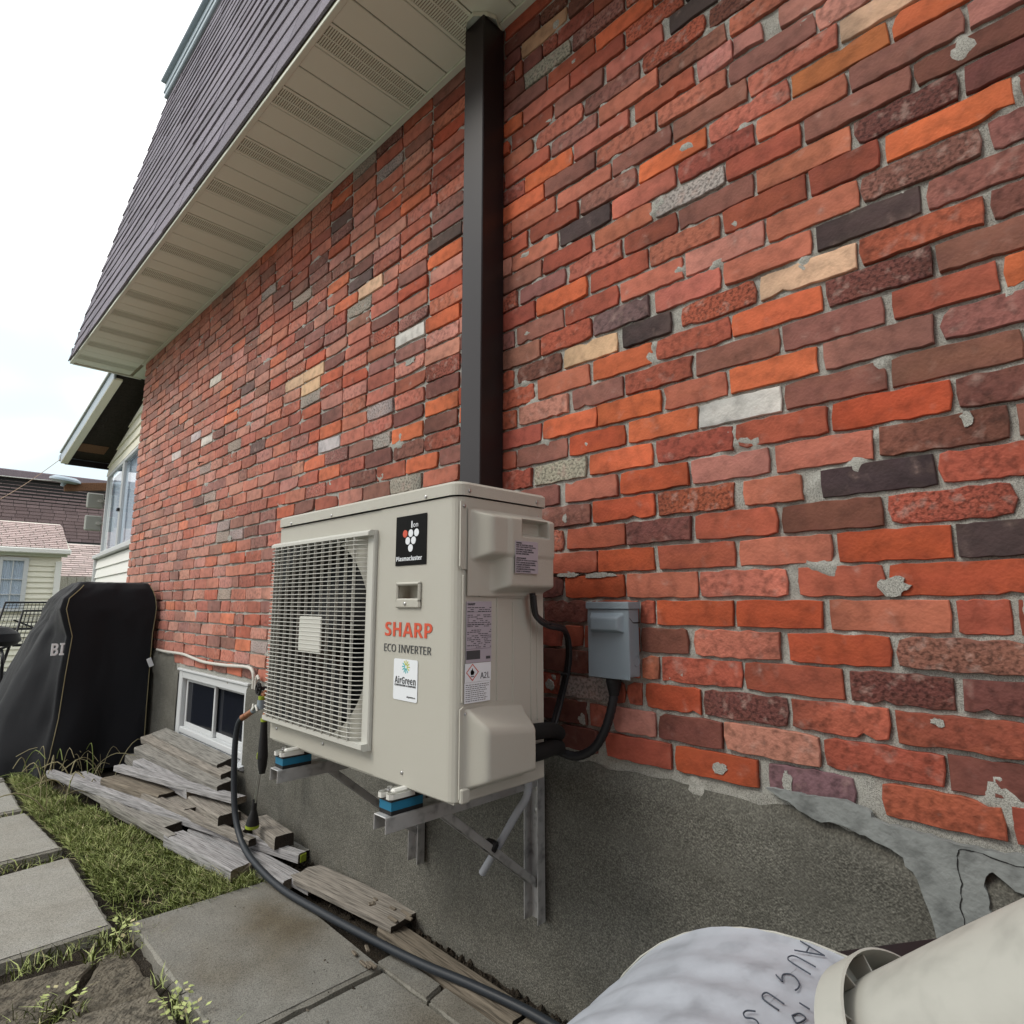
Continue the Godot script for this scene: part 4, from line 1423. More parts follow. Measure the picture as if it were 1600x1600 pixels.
func heat_pump() -> void:
	var u := thing("heat_pump_unit", "beige outdoor heat pump unit with slatted fan grille mounted on the brick wall", "heat pump", Vector3(-1.46, 0.655, 0.33))
	var y0 := 0.655
	var y1 := 1.3035
	# right half: control side, one folded sheet round the corner
	var b := MB.new()
	var shell := CSGPolygon3D.new()
	var flat := PackedVector2Array()
	for q in rounded(0.19, 0.47, -1.3235, -1.02, 0.001, 0.028): flat.append(Vector2(q.y, q.x))
	if Geometry2D.is_polygon_clockwise(flat): flat.reverse()
	shell.polygon = flat
	shell.mode = CSGPolygon3D.MODE_DEPTH
	shell.depth = y1 - y0
	shell.material = M.unit
	put(shell, "control_panel", u)
	shell.transform = Transform3D(Basis(X, Z, -Y), Vector3(0, y0, 0) - u.position)
	var cut := CSGPolygon3D.new()
	cut.polygon = PackedVector2Array([Vector2(1.0, 0.475), Vector2(1.116, 0.475), Vector2(1.116, 0.437), Vector2(1.106, 0.437)]) if false else PackedVector2Array([Vector2(-1.234, 0.49), Vector2(-1.234, 0.440), Vector2(-1.153, 0.440), Vector2(-1.153, 0.49)])
	cut.depth = 0.031
	cut.operation = CSGShape3D.OPERATION_SUBTRACTION
	cut.material = M.unit
	put(cut, "hand_recess", shell)
	cut.position = Vector3(0, 0, -(1.0775 - y0))
	# left half: front sheet with the round fan opening, side and back
	b = MB.new()
	var ctr := Vector2(-1.628, 0.975)
	var rad := 0.272
	var n := 64
	var xl := -1.905
	var xr := -1.3265
	var edge := []
	for i in n:
		var a := TAU * i / n
		var d := Vector2(cos(a), sin(a))
		var tx := ((xr if d.x > 0 else xl) - ctr.x) / d.x if absf(d.x) > 1e-4 else 1e9
		var ty := ((y1 if d.y > 0 else y0) - ctr.y) / d.y if absf(d.y) > 1e-4 else 1e9
		edge.append(ctr + d * minf(tx, ty))
	for i in n:
		var j := (i + 1) % n
		var a := ctr + Vector2(cos(TAU * i / n), sin(TAU * i / n)) * rad
		var c := ctr + Vector2(cos(TAU * j / n), sin(TAU * j / n)) * rad
		var e0: Vector2 = edge[i]
		var e1: Vector2 = edge[j]
		b.quad(Vector3(a.x, a.y, 0.4675), Vector3(e0.x, e0.y, 0.4675), Vector3(e1.x, e1.y, 0.4675), Vector3(c.x, c.y, 0.4675))
		if absf(e0.x - e1.x) > 0.001 and absf(e0.y - e1.y) > 0.001:   # fill the corner
			var k := Vector2(xr if e0.x + e1.x > 2 * ctr.x else xl, y1 if e0.y + e1.y > 2 * ctr.y else y0)
			b.tri(Vector3(e0.x, e0.y, 0.4675), Vector3(k.x, k.y, 0.4675), Vector3(e1.x, e1.y, 0.4675))
	b.box(Vector3(xl, y0, 0.19), Vector3(xl + 0.004, y1, 0.4672))
	b.box(Vector3(xl, y0, 0.19), Vector3(xr, y0 + 0.004, 0.4672))
	b.box(Vector3(xr - 0.004, y0, 0.19), Vector3(xr, y1, 0.4672))
	b.box(Vector3(xl, y1 - 0.004, 0.19), Vector3(xr, y1, 0.4672))
	obj("fan_panel", b, M.unit, u)
	b = MB.new()   # added dark sheet painting the shade behind the slats, left of the fan ring
	for i in n:
		var j := (i + 1) % n
		var a := ctr + Vector2(cos(TAU * i / n), sin(TAU * i / n)) * rad
		var c := ctr + Vector2(cos(TAU * j / n), sin(TAU * j / n)) * rad
		if a.x > ctr.x + 0.12 or c.x > ctr.x + 0.12: continue
		var e0 := a + (a - ctr) * 0.42
		var e1 := c + (c - ctr) * 0.42
		e0 = Vector2(clampf(e0.x, -1.90, -1.39), clampf(e0.y, 0.722, 1.238))
		e1 = Vector2(clampf(e1.x, -1.90, -1.39), clampf(e1.y, 0.722, 1.238))
		b.quad(Vector3(a.x, a.y, 0.4695), Vector3(e0.x, e0.y, 0.4695), Vector3(e1.x, e1.y, 0.4695), Vector3(c.x, c.y, 0.4695))
	obj("grille_shade_sheet", b, M.coil, u)
	b = MB.new()
	b.lathe([Vector2(rad, 0.0), Vector2(rad - 0.006, -0.02), Vector2(rad - 0.008, -0.12)], Vector3(ctr.x, ctr.y, 0.4672), Basis(X, Z, -Y), 64)
	obj("fan_shroud", b, M.shroud, u)
	b = MB.new()
	b.box(Vector3(xl + 0.01, y0 + 0.01, 0.195), Vector3(xr - 0.01, y1 - 0.01, 0.235))
	obj("coil", b, M.coil, u)
	b = MB.new()
	b.lathe([Vector2(0.001, 0.03), Vector2(0.05, 0.022), Vector2(0.06, 0.0), Vector2(0.06, -0.07)], Vector3(ctr.x, ctr.y, 0.40), Basis(X, Z, -Y), 24)
	var fan := obj("fan", b, M.fan, u)
	for k in 3:
		b = MB.new()
		var rows := []
		for i in 9:
			var rr := 0.055 + (0.235 - 0.055) * i / 8.0
			var r := []
			for j in 9:
				var sw := 0.95 + 0.25 * i / 8.0
				var a := TAU * k / 3 + 0.35 * i / 8.0 + sw * (j / 8.0 - 0.5) * 1.25
				r.append(Vector3(ctr.x + cos(a) * rr, ctr.y + sin(a) * rr, 0.385 + 0.06 * (j / 8.0 - 0.5)))
			rows.append(r)
		b.grid(rows)
		obj("blade", b, M.fan, fan)
	# lid
	b = MB.new()
	b.prism(rounded(0.184, 0.4745, -1.909, -1.0155, 0.012, 0.031), Vector3(0, 1.3065, 0), Z, X, 0.0255)
	b.prism(rounded(0.184, 0.4745, -1.909, -1.0155, 0.012, 0.031), Vector3(0, 1.332, 0), Z, X, 0.006, 0.006)
	obj("lid", b, M.unit, u)
	b = MB.new()
	b.box(Vector3(-1.90, 1.3035, 0.2), Vector3(-1.03, 1.3065, 0.462))
	obj("lid_gap", b, M.dark, u)
	for xx in [-1.82, -1.57, -1.13]: screw(u, Vector3(xx, 1.313, 0.4745), Z)
	for zz in [0.44, 0.215]: screw(u, Vector3(-1.0155, 1.317, zz), X)
	for xx in [-1.86, -1.575, -1.205]: screw(u, Vector3(xx, 0.688 if xx < -1.3 else 0.683, 0.4675 if xx < -1.33 else 0.47), Z)
	b = MB.new()
	b.box(Vector3(-1.8985, y0 - 0.006, 0.20), Vector3(-1.03, y0 - 0.0005, 0.462))
	obj("base_pan", b, M.unit_side, u)
	# grille standing proud of the fan panel
	var gl := -1.905
	var gr := -1.338
	var gt := 1.252
	var gb := 0.709
	b = MB.new()
	b.prism([Vector2(-1.372, 0.468), Vector2(-1.372, 0.476), Vector2(gr - 0.003, 0.479), Vector2(gr, 0.476), Vector2(gr, 0.468)], Vector3(0, gb, 0), X, Z, -(gt - gb))
	b.prism([Vector2(0.468, gt), Vector2(0.488, gt), Vector2(0.496, gt - 0.006), Vector2(0.496, gt - 0.014), Vector2(0.468, gt - 0.014)], Vector3(gl, 0, 0), Z, Y, -(gr - gl - 0.002))
	b.prism([Vector2(0.468, gb), Vector2(0.488, gb), Vector2(0.496, gb + 0.005), Vector2(0.496, gb + 0.017), Vector2(0.468, gb + 0.017)], Vector3(gl, 0, 0), Z, Y, -(gr - gl - 0.002))
	b.box(Vector3(gl, gb, 0.468), Vector3(gl + 0.006, gt, 0.476))
	var grille := obj("fan_grille", b, M.grille, u)
	var count := 44
	for i in count:
		var y := gb + 0.026 + (gt - gb - 0.05) * i / (count - 1.0)
		b = MB.new()
		var pts := [Vector3(gl + 0.002, y, 0.472), Vector3(gl + 0.004, y, 0.487), Vector3(gl + 0.014, y, 0.4965), Vector3(gl + 0.04, y, 0.5), Vector3(-1.44, y, 0.5), Vector3(-1.402, y, 0.497), Vector3(-1.384, y, 0.489), Vector3(-1.374, y, 0.475)]
		var first := b.v.size()
		b.tube(pts, 0.0021, 6)
		for k in range(first, b.v.size()):   # flattened into a thin blade
			b.v[k] = Vector3(b.v[k].x, y + (b.v[k].y - y) * 0.62, b.v[k].z)
		obj("grille_bar", b, M.grille, grille)
	for i in 12:
		var x := gl + 0.032 + 0.0425 * i
		b = MB.new()
		b.bbox(Vector3(x, (gt + gb) / 2, 0.4935), Vector3(0.0022, gt - gb - 0.03, 0.009), 0.0008)
		obj("grille_bar", b, M.grille, grille)
	b = MB.new()
	b.bbox(Vector3(-1.62, 0.98, 0.497), Vector3(0.128, 0.098, 0.007), 0.003)
	obj("centre_plate", b, M.grille, grille)
	# hand hold on the front
	b = MB.new()
	var hx := -1.1935
	var hy := 1.086
	b.bbox(Vector3(hx, hy + 0.026, 0.4735), Vector3(0.096, 0.008, 0.008), 0.003)
	b.bbox(Vector3(hx, hy - 0.020, 0.4735), Vector3(0.096, 0.022, 0.008), 0.003)
	b.bbox(Vector3(hx - 0.044, hy + 0.006, 0.4735), Vector3(0.008, 0.05, 0.008), 0.003)
	b.bbox(Vector3(hx + 0.044, hy + 0.006, 0.4735), Vector3(0.008, 0.05, 0.008), 0.003)
	var hh := obj("hand_hold", b, M.unit, u)
	screw(hh, Vector3(hx - 0.006, hy - 0.021, 0.4775), Z)
	# right side: ribs, wiring cover, valve cover
	for q in [[0.4515, 0.855, 1.128, 0.006], [0.349, 0.85, 1.08, 0.004], [0.297, 0.79, 1.07, 0.005], [0.235, 0.79, 1.07, 0.003], [0.212, 0.79, 1.07, 0.006]]:
		b = MB.new()
		b.bbox(Vector3(-1.0195, (q[1] + q[2]) / 2, q[0]), Vector3(0.005, q[2] - q[1], q[3]), 0.0015)
		obj("side_rib", b, M.unit_side, u)
	b = MB.new()
	b.bbox(Vector3(-1.0155, 0.668, 0.446), Vector3(0.012, 0.03, 0.024), 0.003)
	obj("corner_block", b, M.unit_side, u)
	b = MB.new()
	b.prism([Vector2(1.292, 0.464), Vector2(1.147, 0.464), Vector2(1.141, 0.458), Vector2(1.139, 0.412), Vector2(1.086, 0.411), Vector2(1.081, 0.405), Vector2(1.076, 0.196), Vector2(1.288, 0.196)], Vector3(-1.0205, 0, 0), Y, Z, 0.0045)
	var wc := obj("wiring_cover", b, M.unit_side, u)
	b = MB.new()
	relief(b, -1.0165, 1.083, 1.279, 0.194, 0.446, 98, 126, func(y: float, z: float) -> float:
		var a := smin(ramp(0.443 - z, 0.0, 0.05), smin(ramp(y, 1.155, 0.028), ramp(1.279 - y, 0.0, 0.022)))
		var c := smin(ramp(0.383 - z, 0.0, 0.044), smin(ramp(y, 1.086, 0.024), ramp(1.279 - y, 0.0, 0.022)))
		var h := 0.047 * (1.0 - smin(1.0 - a, 1.0 - c))
		var hole := minf(minf(ramp(y, 1.219, 0.012), ramp(1.262 - y, 0.0, 0.004)), minf(ramp(z, 0.218, 0.006), ramp(0.314 - z, 0.0, 0.006)))
		return (h - 0.030 * hole) * ramp(z, 0.194, 0.006))
	obj("cover_bulge", b, M.unit_side, wc)
	screw(u, Vector3(-1.016, 1.281, 0.455), X)
	screw(u, Vector3(-1.016, 1.279, 0.212), X)
	b = MB.new()
	b.prism([Vector2(0.847, 0.45), Vector2(0.842, 0.459), Vector2(0.662, 0.459), Vector2(0.662, 0.215), Vector2(0.70, 0.215), Vector2(0.847, 0.32)], Vector3(-1.0205, 0, 0), Y, Z, 0.0035)
	var vc := obj("valve_cover", b, M.unit_side, u)
	b = MB.new()
	relief(b, -1.0172, 0.672, 0.842, 0.268, 0.452, 85, 92, func(y: float, z: float) -> float:
		var slope := clampf((0.838 - y + (z - 0.34) * 0.10) / 0.055, 0.0, 1.0)
		var a := smin(ramp(0.451 - z, 0.0, 0.04), smin(smoothstep(0.0, 1.0, slope) * 0.5 + slope * 0.5, ramp(y, 0.673, 0.03)))
		return 0.056 * minf(a, ramp(z, 0.268, 0.008)))
	obj("cover_bulge", b, M.unit_side, vc)
	screw(vc, Vector3(-1.017, 0.832, 0.444), X)
	screw(vc, Vector3(-1.017, 0.69, 0.235), X)
	b = MB.new()
	b.bbox(Vector3(-1.0158, 0.705, 0.245), Vector3(0.003, 0.006, 0.045), 0.001)
	obj("slot", b, M.dark, vc)
	# feet
	for xx in [-1.73, -1.20]:
		b = MB.new()
		b.prism([Vector2(xx - 0.026, 0.455), Vector2(xx - 0.026, 0.516), Vector2(xx - 0.019, 0.523), Vector2(xx - 0.008, 0.522), Vector2(xx - 0.005, 0.511), Vector2(xx + 0.003, 0.51), Vector2(xx + 0.008, 0.52), Vector2(xx + 0.018, 0.52), Vector2(xx + 0.024, 0.512), Vector2(xx + 0.026, 0.455)], Vector3(0, 0.650, 0), X, Z, 0.011)
		b.bbox(Vector3(xx + 0.008, 0.652, 0.478), Vector3(0.018, 0.010, 0.055), 0.004)
		var ft := obj("foot", b, M.foot, u)
		b = MB.new()
		b.lathe([Vector2(0.011, 0.0), Vector2(0.011, 0.0025), Vector2(0.006, 0.003), Vector2(0.006, 0.008), Vector2(0.001, 0.009)], Vector3(xx - 0.011, 0.650, 0.498), Basis.IDENTITY, 12)
		obj("bolt", b, M.steel, ft)
	unit_prints(u)


func unit_prints(u: Node3D) -> void:
	var f := Basis(X, Y, Z)
	var zf := 0.4708
	# black ion badge
	var b := MB.new()
	b.bbox(Vector3(-1.1905, 1.216, zf + 0.0006), Vector3(0.123, 0.1205, 0.0012), 0.0004)
	var ion := obj("ion_badge", b, M.black_print, u)
	text("badge_text", "Plasmacluster", 0.0115, 0.103, Vector3(-1.196, 1.1725, zf + 0.0016), f, M.white_print, ion, true)
	text("badge_text", "on", 0.0085, 0.019, Vector3(-1.1715, 1.2505, zf + 0.0016), f, M.white_print, ion, false)
	b = MB.new()
	b.bbox(Vector3(-1.1865, 1.2535, zf + 0.0016), Vector3(0.0045, 0.0165, 0.0008), 0.0003)
	obj("badge_text", b, M.white_print, ion)
	for q in [[-1, 0], [0, 0], [1, 0], [-0.5, -1], [0.5, -1], [0, -2]]:
		b = MB.new()
		b.lathe([Vector2(0.0092, 0.0), Vector2(0.0092, 0.001), Vector2(0.0001, 0.0011)], Vector3(-1.190 + q[0] * 0.0228, 1.2325 + q[1] * 0.0178, zf + 0.0011), Basis(X, Z, -Y), 20)
		obj("dot", b, M.red_print if q[0] == -1 else M.white_print, ion)
	# maker's name
	text("lettering", "SHARP", 0.0335, 0.187, Vector3(-1.1955, 1.0045, zf + 0.0003), f, M.red_print, u, true)
	text("lettering", "ECO INVERTER", 0.018, 0.186, Vector3(-1.1975, 0.960, zf + 0.0003), f, M.grey_print, u, false)
	# installer's sticker
	b = MB.new()
	var poly := []
	for c in [[-1.1525, 0.9365, 0], [-1.2465, 0.9365, 1], [-1.2465, 0.8425, 2], [-1.1525, 0.8425, 3]]:
		for i in 5:
			var a: float = PI / 2 * (c[2] + i / 4.0)
			var k := Vector2(-0.005 if c[2] in [0, 3] else 0.005, -0.005 if c[2] in [0, 1] else 0.005)
			poly.append(Vector2(c[0], c[1]) + k + Vector2(cos(a), sin(a)) * 0.005)
	b.prism(poly, Vector3(0, 0, zf), X, Y, 0.0008)
	var st := obj("installer_sticker", b, M.white_print, u)
	text("sticker_text", "AirGreen", 0.0165, 0.082, Vector3(-1.1995, 0.8885, zf + 0.0011), f, M.grey_print, st, true)
	text("sticker_text", "CLIMATISATION & CHAUFFAGE", 0.0042, 0.083, Vector3(-1.1995, 0.8765, zf + 0.0011), f, M.grey_print, st, true)
	text("sticker_text", "airgreen.ca", 0.0052, 0.033, Vector3(-1.176, 0.852, zf + 0.0011), f, M.grey_print, st, true)
	var m1 := mat(lin(0.05, 0.42, 0.44), 0.5)
	var m2 := mat(lin(0.45, 0.50, 0.08), 0.5)
	for i in 12:   # two-coloured burst: leaves on one side, rays on the other
		var a := PI * (0.66 - i / 12.0 * 2.0)
		var d := Vector2(cos(a), sin(a))
		var s := Vector2(-d.y, d.x)
		b = MB.new()
		var c := Vector2(-1.1975, 0.9195)
		b.prism([c + d * 0.004 - s * 0.0011, c + d * 0.0145 - s * 0.0014, c + d * 0.0155, c + d * 0.0145 + s * 0.0014, c + d * 0.004 + s * 0.0011], Vector3(0, 0, zf + 0.0008), X, Y, 0.0004)
		obj("logo_ray", b, m2 if i < 6 else m1, st)
	# rating plate, flammable refrigerant label and notes on the side
	var sd := Basis(-Z, Y, X)
	var xs := -1.0175
	b = MB.new()
	b.bbox(Vector3(xs, 1.004, 0.406), Vector3(0.0012, 0.133, 0.076), 0.0003)
	var plate := obj("rating_plate", b, M.lilac, u)
	text("plate_text", "SHARP", 0.005, 0.022, Vector3(xs + 0.0012, 1.0645, 0.430), sd, M.grey_print, plate, true)
	b = MB.new()
	var x2 := xs + 0.0006
	for i in 22:   # close-set small print
		var y := 1.056 - i * 0.0041
		if i in [3, 11]: continue
		var z := 0.441
		while z > 0.372:
			var w := rng.randf_range(0.003, 0.011)
			if rng.randf() < 0.72: b.box(Vector3(x2, y, maxf(z - w, 0.37)), Vector3(x2 + 0.0004, y + 0.0016, z))
			z -= w + 0.002
	for q in [[1.047, 0.443, 0.371], [1.0185, 0.443, 0.371], [0.967, 0.443, 0.371]]: b.box(Vector3(x2, q[0], q[2]), Vector3(x2 + 0.0004, q[0] + 0.0006, q[1]))
	b.box(Vector3(x2, 0.945, 0.403), Vector3(x2 + 0.0005, 0.964, 0.443))
	b.box(Vector3(x2, 0.944, 0.372), Vector3(x2 + 0.0005, 0.950, 0.385))
	obj("small_print", b, M.grey_print, plate)
	b = MB.new()
	b.bbox(Vector3(xs, 0.9165, 0.408), Vector3(0.0012, 0.04, 0.077), 0.0003)
	var haz := obj("hazard_label", b, M.white_print, u)
	text("label_text", "A2L", 0.013, 0.028, Vector3(xs + 0.0011, 0.909, 0.388), sd, M.grey_print, haz, false)
	var c := Vector3(x2, 0.9175, 0.425)
	b = MB.new()
	var r1 := 0.0185
	var r2 := 0.0158
	for i in 4:
		var a := PI / 2 * i
		var a2 := PI / 2 * (i + 1)
		var P := func(an: float, r: float) -> Vector3: return c + Vector3(0.0004, sin(an) * r, -cos(an) * r)
		b.quad(P.call(a, r2), P.call(a, r1), P.call(a2, r1), P.call(a2, r2))
	obj("diamond", b, M.red_print, haz)
	b = MB.new()
	b.prism([Vector2(-0.006, 0.004), Vector2(-0.0052, -0.003), Vector2(-0.001, -0.0055), Vector2(0.0035, -0.0035), Vector2(0.002, -0.002), Vector2(0.009, 0.0), Vector2(0.004, 0.0018), Vector2(0.005, 0.0035), Vector2(0.0, 0.0055), Vector2(-0.004, 0.0048)], c, Y, Z, 0.0006)
	b.box(c + Vector3(0, -0.0095, -0.005), c + Vector3(0.0006, -0.0082, 0.005))
	obj("flame", b, M.black_print, haz)
	b = MB.new()
	b.bbox(Vector3(xs, 0.8745, 0.4095), Vector3(0.0012, 0.043, 0.076), 0.0003)
	var notes := obj("notes_label", b, M.white_print, u)
	b = MB.new()
	for i in 9:
		var y := 0.8905 - i * 0.0042
		var z := 0.444
		var stop := rng.randf_range(0.374, 0.392)
		while z > stop:
			var w := rng.randf_range(0.002, 0.008)
			b.box(Vector3(x2, y, maxf(z - w, stop)), Vector3(x2 + 0.0004, y + 0.0013, z))
			z -= w + 0.0018
	obj("small_print", b, M.grey_print, notes)
	b = MB.new()
	var xw := -0.9705
	b.bbox(Vector3(xw, 1.172, 0.30), Vector3(0.001, 0.075, 0.077), 0.0003)
	var warn := obj("warning_label", b, M.lilac, u)
	var lines := ["WARNING", "RISK OF ELECTRIC SHOCK", "CAN CAUSE INJURY OR DEATH.", "DISCONNECT ALL REMOTE", "ELECTRIC POWER SUPPLIES", "BEFORE SERVICING.", "", "AVERTISSEMENT", "RISQUE DE CHOCS ELECTRIQUES,", "PEUT CAUSER DES BLESSURES", "ET MEME ENTRAINER LA MORT.", "COUPER LES SOURCES", "D'ALIMENTATION A DISTANCE", "AVANT LE DEPANNAGE."]
	for i in lines.size():
		if lines[i] == "": continue
		var w: float = lines[i].length() * 0.00255
		text("warning_text", lines[i], 0.0034, w, Vector3(xw + 0.0009, 1.2045 - i * 0.00505, 0.336 - w / 2), sd, M.grey_print, warn, true, 0.0004)


func brackets() -> void:
	for q in [[-1.20, "aluminium bracket under the unit's right end, brace taped to the drain hose"], [-1.73, "aluminium bracket under the unit's left part, no tape on its brace"]]:
		var x: float = q[0]
		var t := thing("wall_bracket", q[1], "bracket", Vector3(x, 0.23, 0.01), "brackets carrying the heat pump")
		var b := MB.new()
		b.bbox(Vector3(x, 0.4125, 0.018), Vector3(0.05, 0.375, 0.003), 0.001)
		for s in [-1, 1]: b.bbox(Vector3(x + s * 0.0245, 0.4125, 0.031), Vector3(0.0035, 0.375, 0.03), 0.001)
		obj("upright", b, M.galv, t)
		b = MB.new()
		b.bbox(Vector3(x, 0.6045, 0.275), Vector3(0.046, 0.003, 0.51), 0.001)
		for s in [-1, 1]: b.bbox(Vector3(x + s * 0.0225, 0.588, 0.275), Vector3(0.003, 0.033, 0.51), 0.001)
		obj("arm", b, M.galv, t)
		b = MB.new()
		var a := Vector3(x, 0.585, 0.36)
		var c := Vector3(x, 0.325, 0.028)
		var d := (a - c).normalized()
		b.bbox((a + c) / 2, Vector3(0.03, 0.004, a.distance_to(c)), 0.001, Basis(X, d.cross(X), d))
		for s in [-1, 1]: b.bbox((a + c) / 2 + X * s * 0.014 + d.cross(X) * -0.008, Vector3(0.003, 0.018, a.distance_to(c)), 0.001, Basis(X, d.cross(X), d))
		obj("brace", b, M.galv, t)
		for s in [0.50, 0.56]:
			b = MB.new()
			b.lathe([Vector2(0.008, 0), Vector2(0.008, 0.004), Vector2(0.001, 0.005)], Vector3(x, s, 0.0195), Basis(X, Z, -Y), 10)
			obj("bolt", b, M.steel, t)
		for k in [[0.6065, 0.009, M.rubber, 0.0], [0.6155, 0.019, M.blue, 0.0], [0.6345, 0.004, M.rubber, 0.002]]:
			b = MB.new()
			b.box(Vector3(x - 0.023 - k[3], k[0], 0.43), Vector3(x + 0.023 + k[3], k[0] + k[1], 0.516 + k[3]))
			obj("pad", b, k[2], t)
		if x > -1.5:
			b = MB.new()
			var m := c.lerp(a, 0.50)
			b.bbox(m, Vector3(0.038, 0.03, 0.026), 0.007, Basis(X, d.cross(X), d))
			obj("tape", b, M.rubber, t)


func disconnect_and_cables() -> void:
	var t := thing("disconnect_box", "grey electrical disconnect box with raised cover on the bricks right of the unit", "electrical box", Vector3(-0.9235, 0.88, 0))
	var b := MB.new()
	b.bbox(Vector3(-0.9235, 0.9725, 0.0285), Vector3(0.122, 0.173, 0.045), 0.0015)
	obj("case", b, M.box_grey, t)
	b = MB.new()
	b.bbox(Vector3(-0.9235, 0.9655, 0.0525), Vector3(0.1255, 0.170, 0.003), 0.001)
	b.bbox(Vector3(-0.861, 0.97, 0.042), Vector3(0.002, 0.16, 0.02), 0.0008)
	obj("cover", b, M.box_grey, t)
	b = MB.new()
	b.bbox(Vector3(-0.923, 1.0605, 0.031), Vector3(0.132, 0.018, 0.055), 0.0015)
	obj("top_flange", b, M.box_grey, t)
	b = MB.new()
	var rows := []
	for i in 25:
		var r := []
		for j in 41:
			var xx := -0.977 + 0.104 * j / 40.0
			var yy := 0.993 + 0.05 * i / 24.0
			var hx := smin(ramp(xx, -0.978, 0.015), ramp(-0.872 - xx, 0.0, 0.015))
			var hy := smin(ramp(yy, 0.991, 0.011), ramp(1.045 - yy, 0.0, 0.02))
			r.append(Vector3(xx, yy, 0.0536 + 0.021 * smin(hx, hy)))
		rows.append(r)
	b.grid(rows)
	obj("handle_cover", b, M.box_grey, t)
	b = MB.new()
	var ring := []
	for i in 25: ring.append(Vector3(-0.8622, 0.925 + 0.013 * sin(TAU * i / 24), 0.02 + 0.013 * cos(TAU * i / 24)))
	b.tube(ring, 0.0012, 6, false)
	obj("knockout", b, M.box_grey, t)
	b = MB.new()
	b.tube([Vector3(-0.8605, 1.03, 0.05), Vector3(-0.8605, 1.018, 0.035), Vector3(-0.8605, 1.018, 0.005)], 0.0012, 5)
	obj("seam", b, M.dark, t)
	b = MB.new()
	b.bbox(Vector3(-0.93, 0.882, 0.03), Vector3(0.05, 0.008, 0.035), 0.002)
	obj("gland_plate", b, M.dark, t)
	# black cable from the wiring cover down to the pipes
	var path := [Vector3(-0.995, 1.09, 0.255), Vector3(-0.995, 1.04, 0.245), Vector3(-0.988, 1.018, 0.215), Vector3(-1.0, 1.011, 0.165), Vector3(-1.03, 1.0, 0.10), Vector3(-1.042, 0.975, 0.07), Vector3(-1.052, 0.93, 0.055), Vector3(-1.066, 0.88, 0.05), Vector3(-1.082, 0.83, 0.05), Vector3(-1.088, 0.79, 0.06), Vector3(-1.09, 0.745, 0.08)]
	b = MB.new()
	b.tube(smooth(path, 6), 0.0075, 10)
	var pc := obj("power_cable", b, M.cable)
	tag(pc, "black cable looping from the unit's wiring cover down beside the bricks", "cable")
	b = MB.new()
	var p2 := []
	for p in path: p2.append(p + Vector3(0.009, -0.006, 0.004))
	b.tube(smooth(p2, 6), 0.006, 10)
	obj("second_strand", b, M.cable, pc)
	for k in [2, 7, 10]:
		b = MB.new()
		b.bbox(path[k] + Vector3(0.004, 0, 0.004), Vector3(0.024, 0.008, 0.024), 0.004)
		b.bbox(path[k] + Vector3(0.016, 0, 0.016), Vector3(0.02, 0.003, 0.004), 0.001, Basis(Y, -0.5))
		obj("cable_tie", b, M.rubber, pc)
	# insulated pipes leaving the valve cover towards the wall
	for q in [[0.775, 0.735], [0.728, 0.700]]:
		b = MB.new()
		b.tube(smooth([Vector3(-0.992, q[0] - 0.003, 0.268), Vector3(-0.996, q[0] - 0.005, 0.235), Vector3(-1.03, (q[0] + q[1]) / 2, 0.15), Vector3(-1.06, q[1], 0.09), Vector3(-1.11, q[1] - 0.005, 0.055), Vector3(-1.2, q[1], 0.05), Vector3(-1.36, 0.72, 0.055), Vector3(-1.395, 0.72, 0.06)], 5), 0.019, 12)
		tag(obj("insulated_pipe", b, M.foam), "black foam covered pipe, the %s of two leaving the valve cover" % ("upper" if q[0] > 0.75 else "lower"), "pipe", "refrigerant pipes")
	# flexible conduit between the box and the pipes
	var c := [Vector3(-0.925, 0.882, 0.03), Vector3(-0.925, 0.84, 0.032), Vector3(-0.935, 0.79, 0.036), Vector3(-0.955, 0.74, 0.04), Vector3(-0.985, 0.70, 0.045), Vector3(-1.03, 0.678, 0.055), Vector3(-1.075, 0.685, 0.07), Vector3(-1.11, 0.70, 0.09)]
	b = MB.new()
	var cs := smooth(c, 10)
	var rr := []
	for i in cs.size(): rr.append(0.0115 + 0.0008 * sin(i * 2.2))
	b.tube(cs, rr, 12)
	var cd := obj("flexible_conduit", b, M.cable)
	tag(cd, "black flexible conduit curving from the grey disconnect box down to the pipes", "conduit")
	b = MB.new()
	b.lathe([Vector2(0.019, 0.0), Vector2(0.02, -0.012), Vector2(0.016, -0.03), Vector2(0.0125, -0.045)], Vector3(-0.925, 0.882, 0.031), Basis.IDENTITY, 14)
	obj("connector", b, M.rubber, cd)
	# ribbed clear drain hose cut off below the unit
	var h := [Vector3(-1.075, 0.655, 0.19), Vector3(-1.083, 0.62, 0.178), Vector3(-1.098, 0.585, 0.172), Vector3(-1.13, 0.545, 0.17), Vector3(-1.18, 0.478, 0.166), Vector3(-1.225, 0.415, 0.166), Vector3(-1.262, 0.365, 0.166)]
	b = MB.new()
	var hs := smooth(h, 12)
	rr = []
	for i in hs.size(): rr.append(0.0095 + (0.0006 if i % 2 else 0.0))
	b.tube(hs, rr, 12, false)
	tag(obj("drain_hose", b, M.clear_tube), "clear drain hose hanging below the unit across the right bracket brace", "hose")
